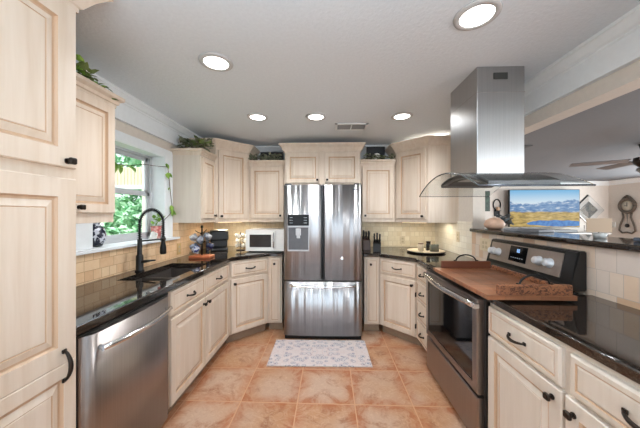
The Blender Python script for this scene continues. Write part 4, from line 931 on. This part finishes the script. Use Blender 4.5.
bm = NB(); tube(bm, [(0, 0.0, 0.02), (0, 0.0, 1.0)], 0.011, 8); tube(bm, [(0, 0, 1.0), (-0.21, 0, 1.0), (-0.21, 0, 1.12)], 0.007, 8); obj('pole', bm, M['black'], t0)
bm = NB()
lp = [(-0.18, -0.09), (0.18, -0.09), (0.18, 0.09), (-0.18, 0.09)]
prism(bm, lp, 0.99, 1.27); obj('lamp_shade', bm, M['shade'], t0)
bm = NB(); bx(bm, 0.182, 0.23, -0.03, 0.03, 1.09, 1.2, 0.005); obj('switch', bm, flat('lamp_grey', (120, 118, 114), 0.4), t0)
# clock on the far right wall
t0 = thing('wall_clock', 'dark scrolled metal pendulum clock on the far right wall', 'clock', (LIVX - 0.005, 6.51, 1.56), R(-90))
bm = NB()
pts = [(0.16 * math.cos(2 * PI * i / 24), -0.02, 0.0 + 0.16 * math.sin(2 * PI * i / 24)) for i in range(25)]; tube(bm, pts, 0.035, 8)
for s in (-1, 1):
    tube(bm, [(s * 0.10, -0.02, -0.15), (s * 0.08, -0.02, -0.28), (s * 0.15, -0.02, -0.48), (s * 0.17, -0.02, -0.60), (s * 0.10, -0.02, -0.66), (0, -0.02, -0.64)], 0.018, 8)
    tube(bm, [(s * 0.14, -0.02, 0.1), (s * 0.06, -0.02, 0.20), (0, -0.02, 0.24)], 0.022, 8)
obj('frame', bm, flat('clock_iron', (98, 88, 78), 0.5, 0.2, var=0.2), t0)
bm = NB(); lathe(bm, [(0, 0.0), (0.14, 0.0), (0.14, 0.01), (0, 0.012)], 28, M=Matrix.Translation((0, -0.008, 0)) @ Matrix.Rotation(R(90), 4, 'X')); f_ = obj('dial', bm, flat('dial_cream', (204, 196, 180), 0.5), t0)
bm = NB(); bx(bm, -0.006, 0.006, -0.028, -0.021, -0.02, 0.08); bx(bm, -0.06, 0.01, -0.028, -0.021, -0.006, 0.006); obj('hands', bm, M['black'], f_)
bm = NB(); tube(bm, [(0, -0.02, -0.16), (0, -0.02, -0.46)], 0.006, 6); lathe(bm, [(0, 0), (0.045, 0.0), (0.045, 0.015), (0, 0.015)], 18, M=Matrix.Translation((0, -0.012, -0.48)) @ Matrix.Rotation(R(90), 4, 'X')); obj('pendulum', bm, M['black'], t0)
# wall picture and accent pieces at the far left of the opening
t0 = thing('wall_picture', 'narrow dark green picture on the far wall left of the television', 'picture', (4.09, LIVY - 0.002, 1.70))
bm = NB(); bx(bm, -0.085, 0.085, -0.03, 0, -0.27, 0.27, 0.004); obj('frame', bm, M['black'], t0)
bm = NB(); bx(bm, -0.07, 0.07, -0.033, -0.029, -0.255, 0.255); obj('print', bm, leafmat('green_print', (22, 40, 30), (56, 84, 64)), t0)
t0 = thing('wall_sconce', 'dark iron candle sconce on the far wall left of the television', 'sconce', (4.36, LIVY - 0.002, 1.50))
bm = NB(); bx(bm, -0.07, 0.07, -0.02, 0, -0.22, -0.02, 0.006); tube(bm, [(0.09 * math.cos(2 * PI * i / 20), -0.012, 0.10 + 0.14 * math.sin(2 * PI * i / 20)) for i in range(21)], 0.014, 8); obj('frame', bm, M['blackmat'], t0)
bm = NB(); lathe(bm, [(0, 0), (0.035, 0), (0.035, 0.09), (0, 0.10)], 14, c=(0, -0.06, -0.05)); obj('candle', bm, flat('candle_cream', (206, 170, 140), 0.5), t0)
bm = NB(); bx(bm, -0.05, 0.05, -0.11, -0.0, -0.065, -0.05, 0.003); obj('shelf', bm, M['blackmat'], t0)
# on the bar
t0 = thing('lidded_vase', 'squat pinkish wooden vase on the left end of the bar ledge', 'vase', (1.56, 2.52, 1.216))
bm = NB(); lathe(bm, [(0, 0), (0.05, 0), (0.078, 0.022), (0.086, 0.05), (0.07, 0.085), (0.035, 0.105), (0.02, 0.108), (0, 0.108)], 32); obj('body', bm, flat('pink_clay', (204, 168, 144), 0.45, var=0.12), t0)
bm = NB(); lathe(bm, [(0, 0.108), (0.014, 0.109), (0.016, 0.118), (0, 0.124)], 16); obj('lid', bm, flat('pale_lid', (226, 208, 190), 0.45), t0)
garland('potted_greenery', 'grey-green bunch of leaves behind the squat vase', [leafmat('grey_leaf', (74, 82, 84), (112, 120, 122))], 60, lambda u: (1.74 + rj(0.035), 2.58 + rj(0.05), 1.26 + 0.09 * u), 0.06, 21)
bm = NB(); bx(bm, -0.09, 0.09, -0.14, 0.14, 0, 0.02, 0.003); tag(obj('magazine_stack', bm, flat('grey_paper', (140, 142, 148), 0.5), loc=(1.66, 2.24, 1.216), rot=(0, 0, R(20))), 'low grey stack of papers on the bar right of the vase', 'papers')
bm = NB(); lathe(bm, [(0, 0), (0.028, 0), (0.032, 0.03), (0.03, 0.03), (0.026, 0.005), (0, 0.005)], 20); tag(obj('glass_dish', bm, flat('clear_dish', (214, 214, 210), 0.1), loc=(1.62, 1.62, 1.216)), 'tiny clear dish on the bar ledge above the range knobs', 'dish')
bm = NB(); bx(bm, -0.05, 0.05, -0.03, 0.03, 0, 0.02, 0.004); bx(bm, -0.03, 0.03, -0.015, 0.015, 0.02, 0.034, 0.004); tag(obj('phone_dock', bm, flat('slate_plastic', (84, 92, 104), 0.4), loc=(1.66, 1.41, 1.216)), 'small slate-grey dock on the bar ledge below the wall clock', 'dock')
# ceiling fan
t0 = thing('ceiling_fan', 'ceiling fan at the right edge, its blade reaching into the picture', 'ceiling fan', (3.80, 3.25, LZ))
bm = NB(); lathe(bm, [(0, 0), (0.07, 0), (0.06, -0.05), (0.015, -0.06), (0.015, -0.14), (0.11, -0.16), (0.12, -0.22), (0.07, -0.27), (0, -0.28)], 28); obj('motor', bm, M['bronze'], t0)
bm = NB(); lathe(bm, [(0, -0.28), (0.08, -0.281), (0.09, -0.31), (0.05, -0.35), (0, -0.36)], 24); obj('light_bowl', bm, flat('fan_glass', (110, 108, 104), 0.3), t0)
for k in range(5):
    a = R(150 + 72 * k); bm = NB(); bx(bm, 0.15, 0.68, -0.065, 0.065, -0.195, -0.187, 0.003); bmesh.ops.rotate(bm, cent=(0, 0, -0.19), matrix=Matrix.Rotation(R(10), 3, 'X'), verts=bm.verts); bmesh.ops.rotate(bm, cent=(0, 0, 0), matrix=Matrix.Rotation(a, 3, 'Z'), verts=bm.verts)
    obj('blade', bm, flat('blade_grey', (104, 104, 106), 0.5), t0)
bm = NB(); bx(bm, -0.17, 0.17, -0.07, 0.07, -0.012, -0.0005, 0.003); tag(obj('ceiling_register', bm, flat('register_dark', (72, 74, 76), 0.6), loc=(2.30, 3.32, LZ)), 'dark register in the living room ceiling beside the hood chimney', 'vent')

# ------------------------------------------------------------ garden outside the window
struct('ground', box1(-14, -1.85, -2, 14, -0.3, -0.2), flat('lawn', (120, 160, 96), 0.9, var=0.2, scale=3))
def shrub(label, x, y, r, h, n, seed, name='garden_shrub', z0=0.1):
    random.seed(seed); t0 = thing(name, label, 'shrub' if name == 'garden_shrub' else 'tree', (x, y, -0.2), 0, 'garden greenery outside the window')
    bm = NB(); tube(bm, [(0, 0, 0), (0.03, 0.02, h * 0.4), (0, 0, h * 0.75)], [0.07, 0.05, 0.03], 7); obj('trunk', bm, M['bark'], t0)
    bm = NB()
    for i in range(n):
        u = random.random() * 2 * PI; q = random.uniform(-1, 1); rr = random.random() ** 0.4; s_ = math.sqrt(1 - q * q) * rr
        p = Vector((r * s_ * math.cos(u), r * s_ * math.sin(u), z0 + (h - z0) * (0.5 + 0.5 * q * rr)))
        leaf(bm, p, random.uniform(0.10, 0.2) * (1.6 if name == 'garden_tree' else 1), random.uniform(0, 6.28), random.uniform(-1, 1), random.uniform(-1, 1))
    obj('foliage', bm, M['tree'], t0)
shrub('leafy shrub outside at the left of the sink window view', -3.75, 4.1, 0.45, 2.05, 1500, 41)
shrub('leafy shrub outside in the middle of the sink window view', -5.1, 5.1, 0.5, 2.0, 1500, 42)
shrub('leafy shrub outside at the right of the sink window view', -3.8, 5.35, 0.42, 1.95, 1300, 43)
shrub('tall leafy hedge tree outside behind the patio cover, left', -8.0, 7.6, 1.5, 4.6, 2600, 44, 'garden_tree', 0.2)
shrub('tall leafy hedge tree outside behind the patio cover, right', -5.0, 7.9, 1.4, 4.6, 2600, 45, 'garden_tree', 0.2)
t0 = thing('patio_cover', 'pale ribbed patio cover seen through the upper sash', 'patio cover', (-5.2, 5.9, 0))
bm = NB()
for i in range(60): bx(bm, -2.4 + 0.08 * i, -2.4 + 0.08 * i + 0.06, -0.03, 0.03, 2.02, 2.44, 0.004)
bx(bm, -2.4, 2.4, 0.0, 0.05, 2.02, 2.44); obj('fascia', bm, flat('patio_cream', (226, 216, 190), 0.6), t0)
bm = NB(); bx(bm, -2.4, 2.4, -0.05, 0.05, 1.93, 2.02, 0.004); obj('beam', bm, M['white'], t0)
for x in (-2.3, 2.3): obj('post', box1(x - 0.05, x + 0.05, -0.04, 0.04, -0.2, 1.93), M['white'], t0)
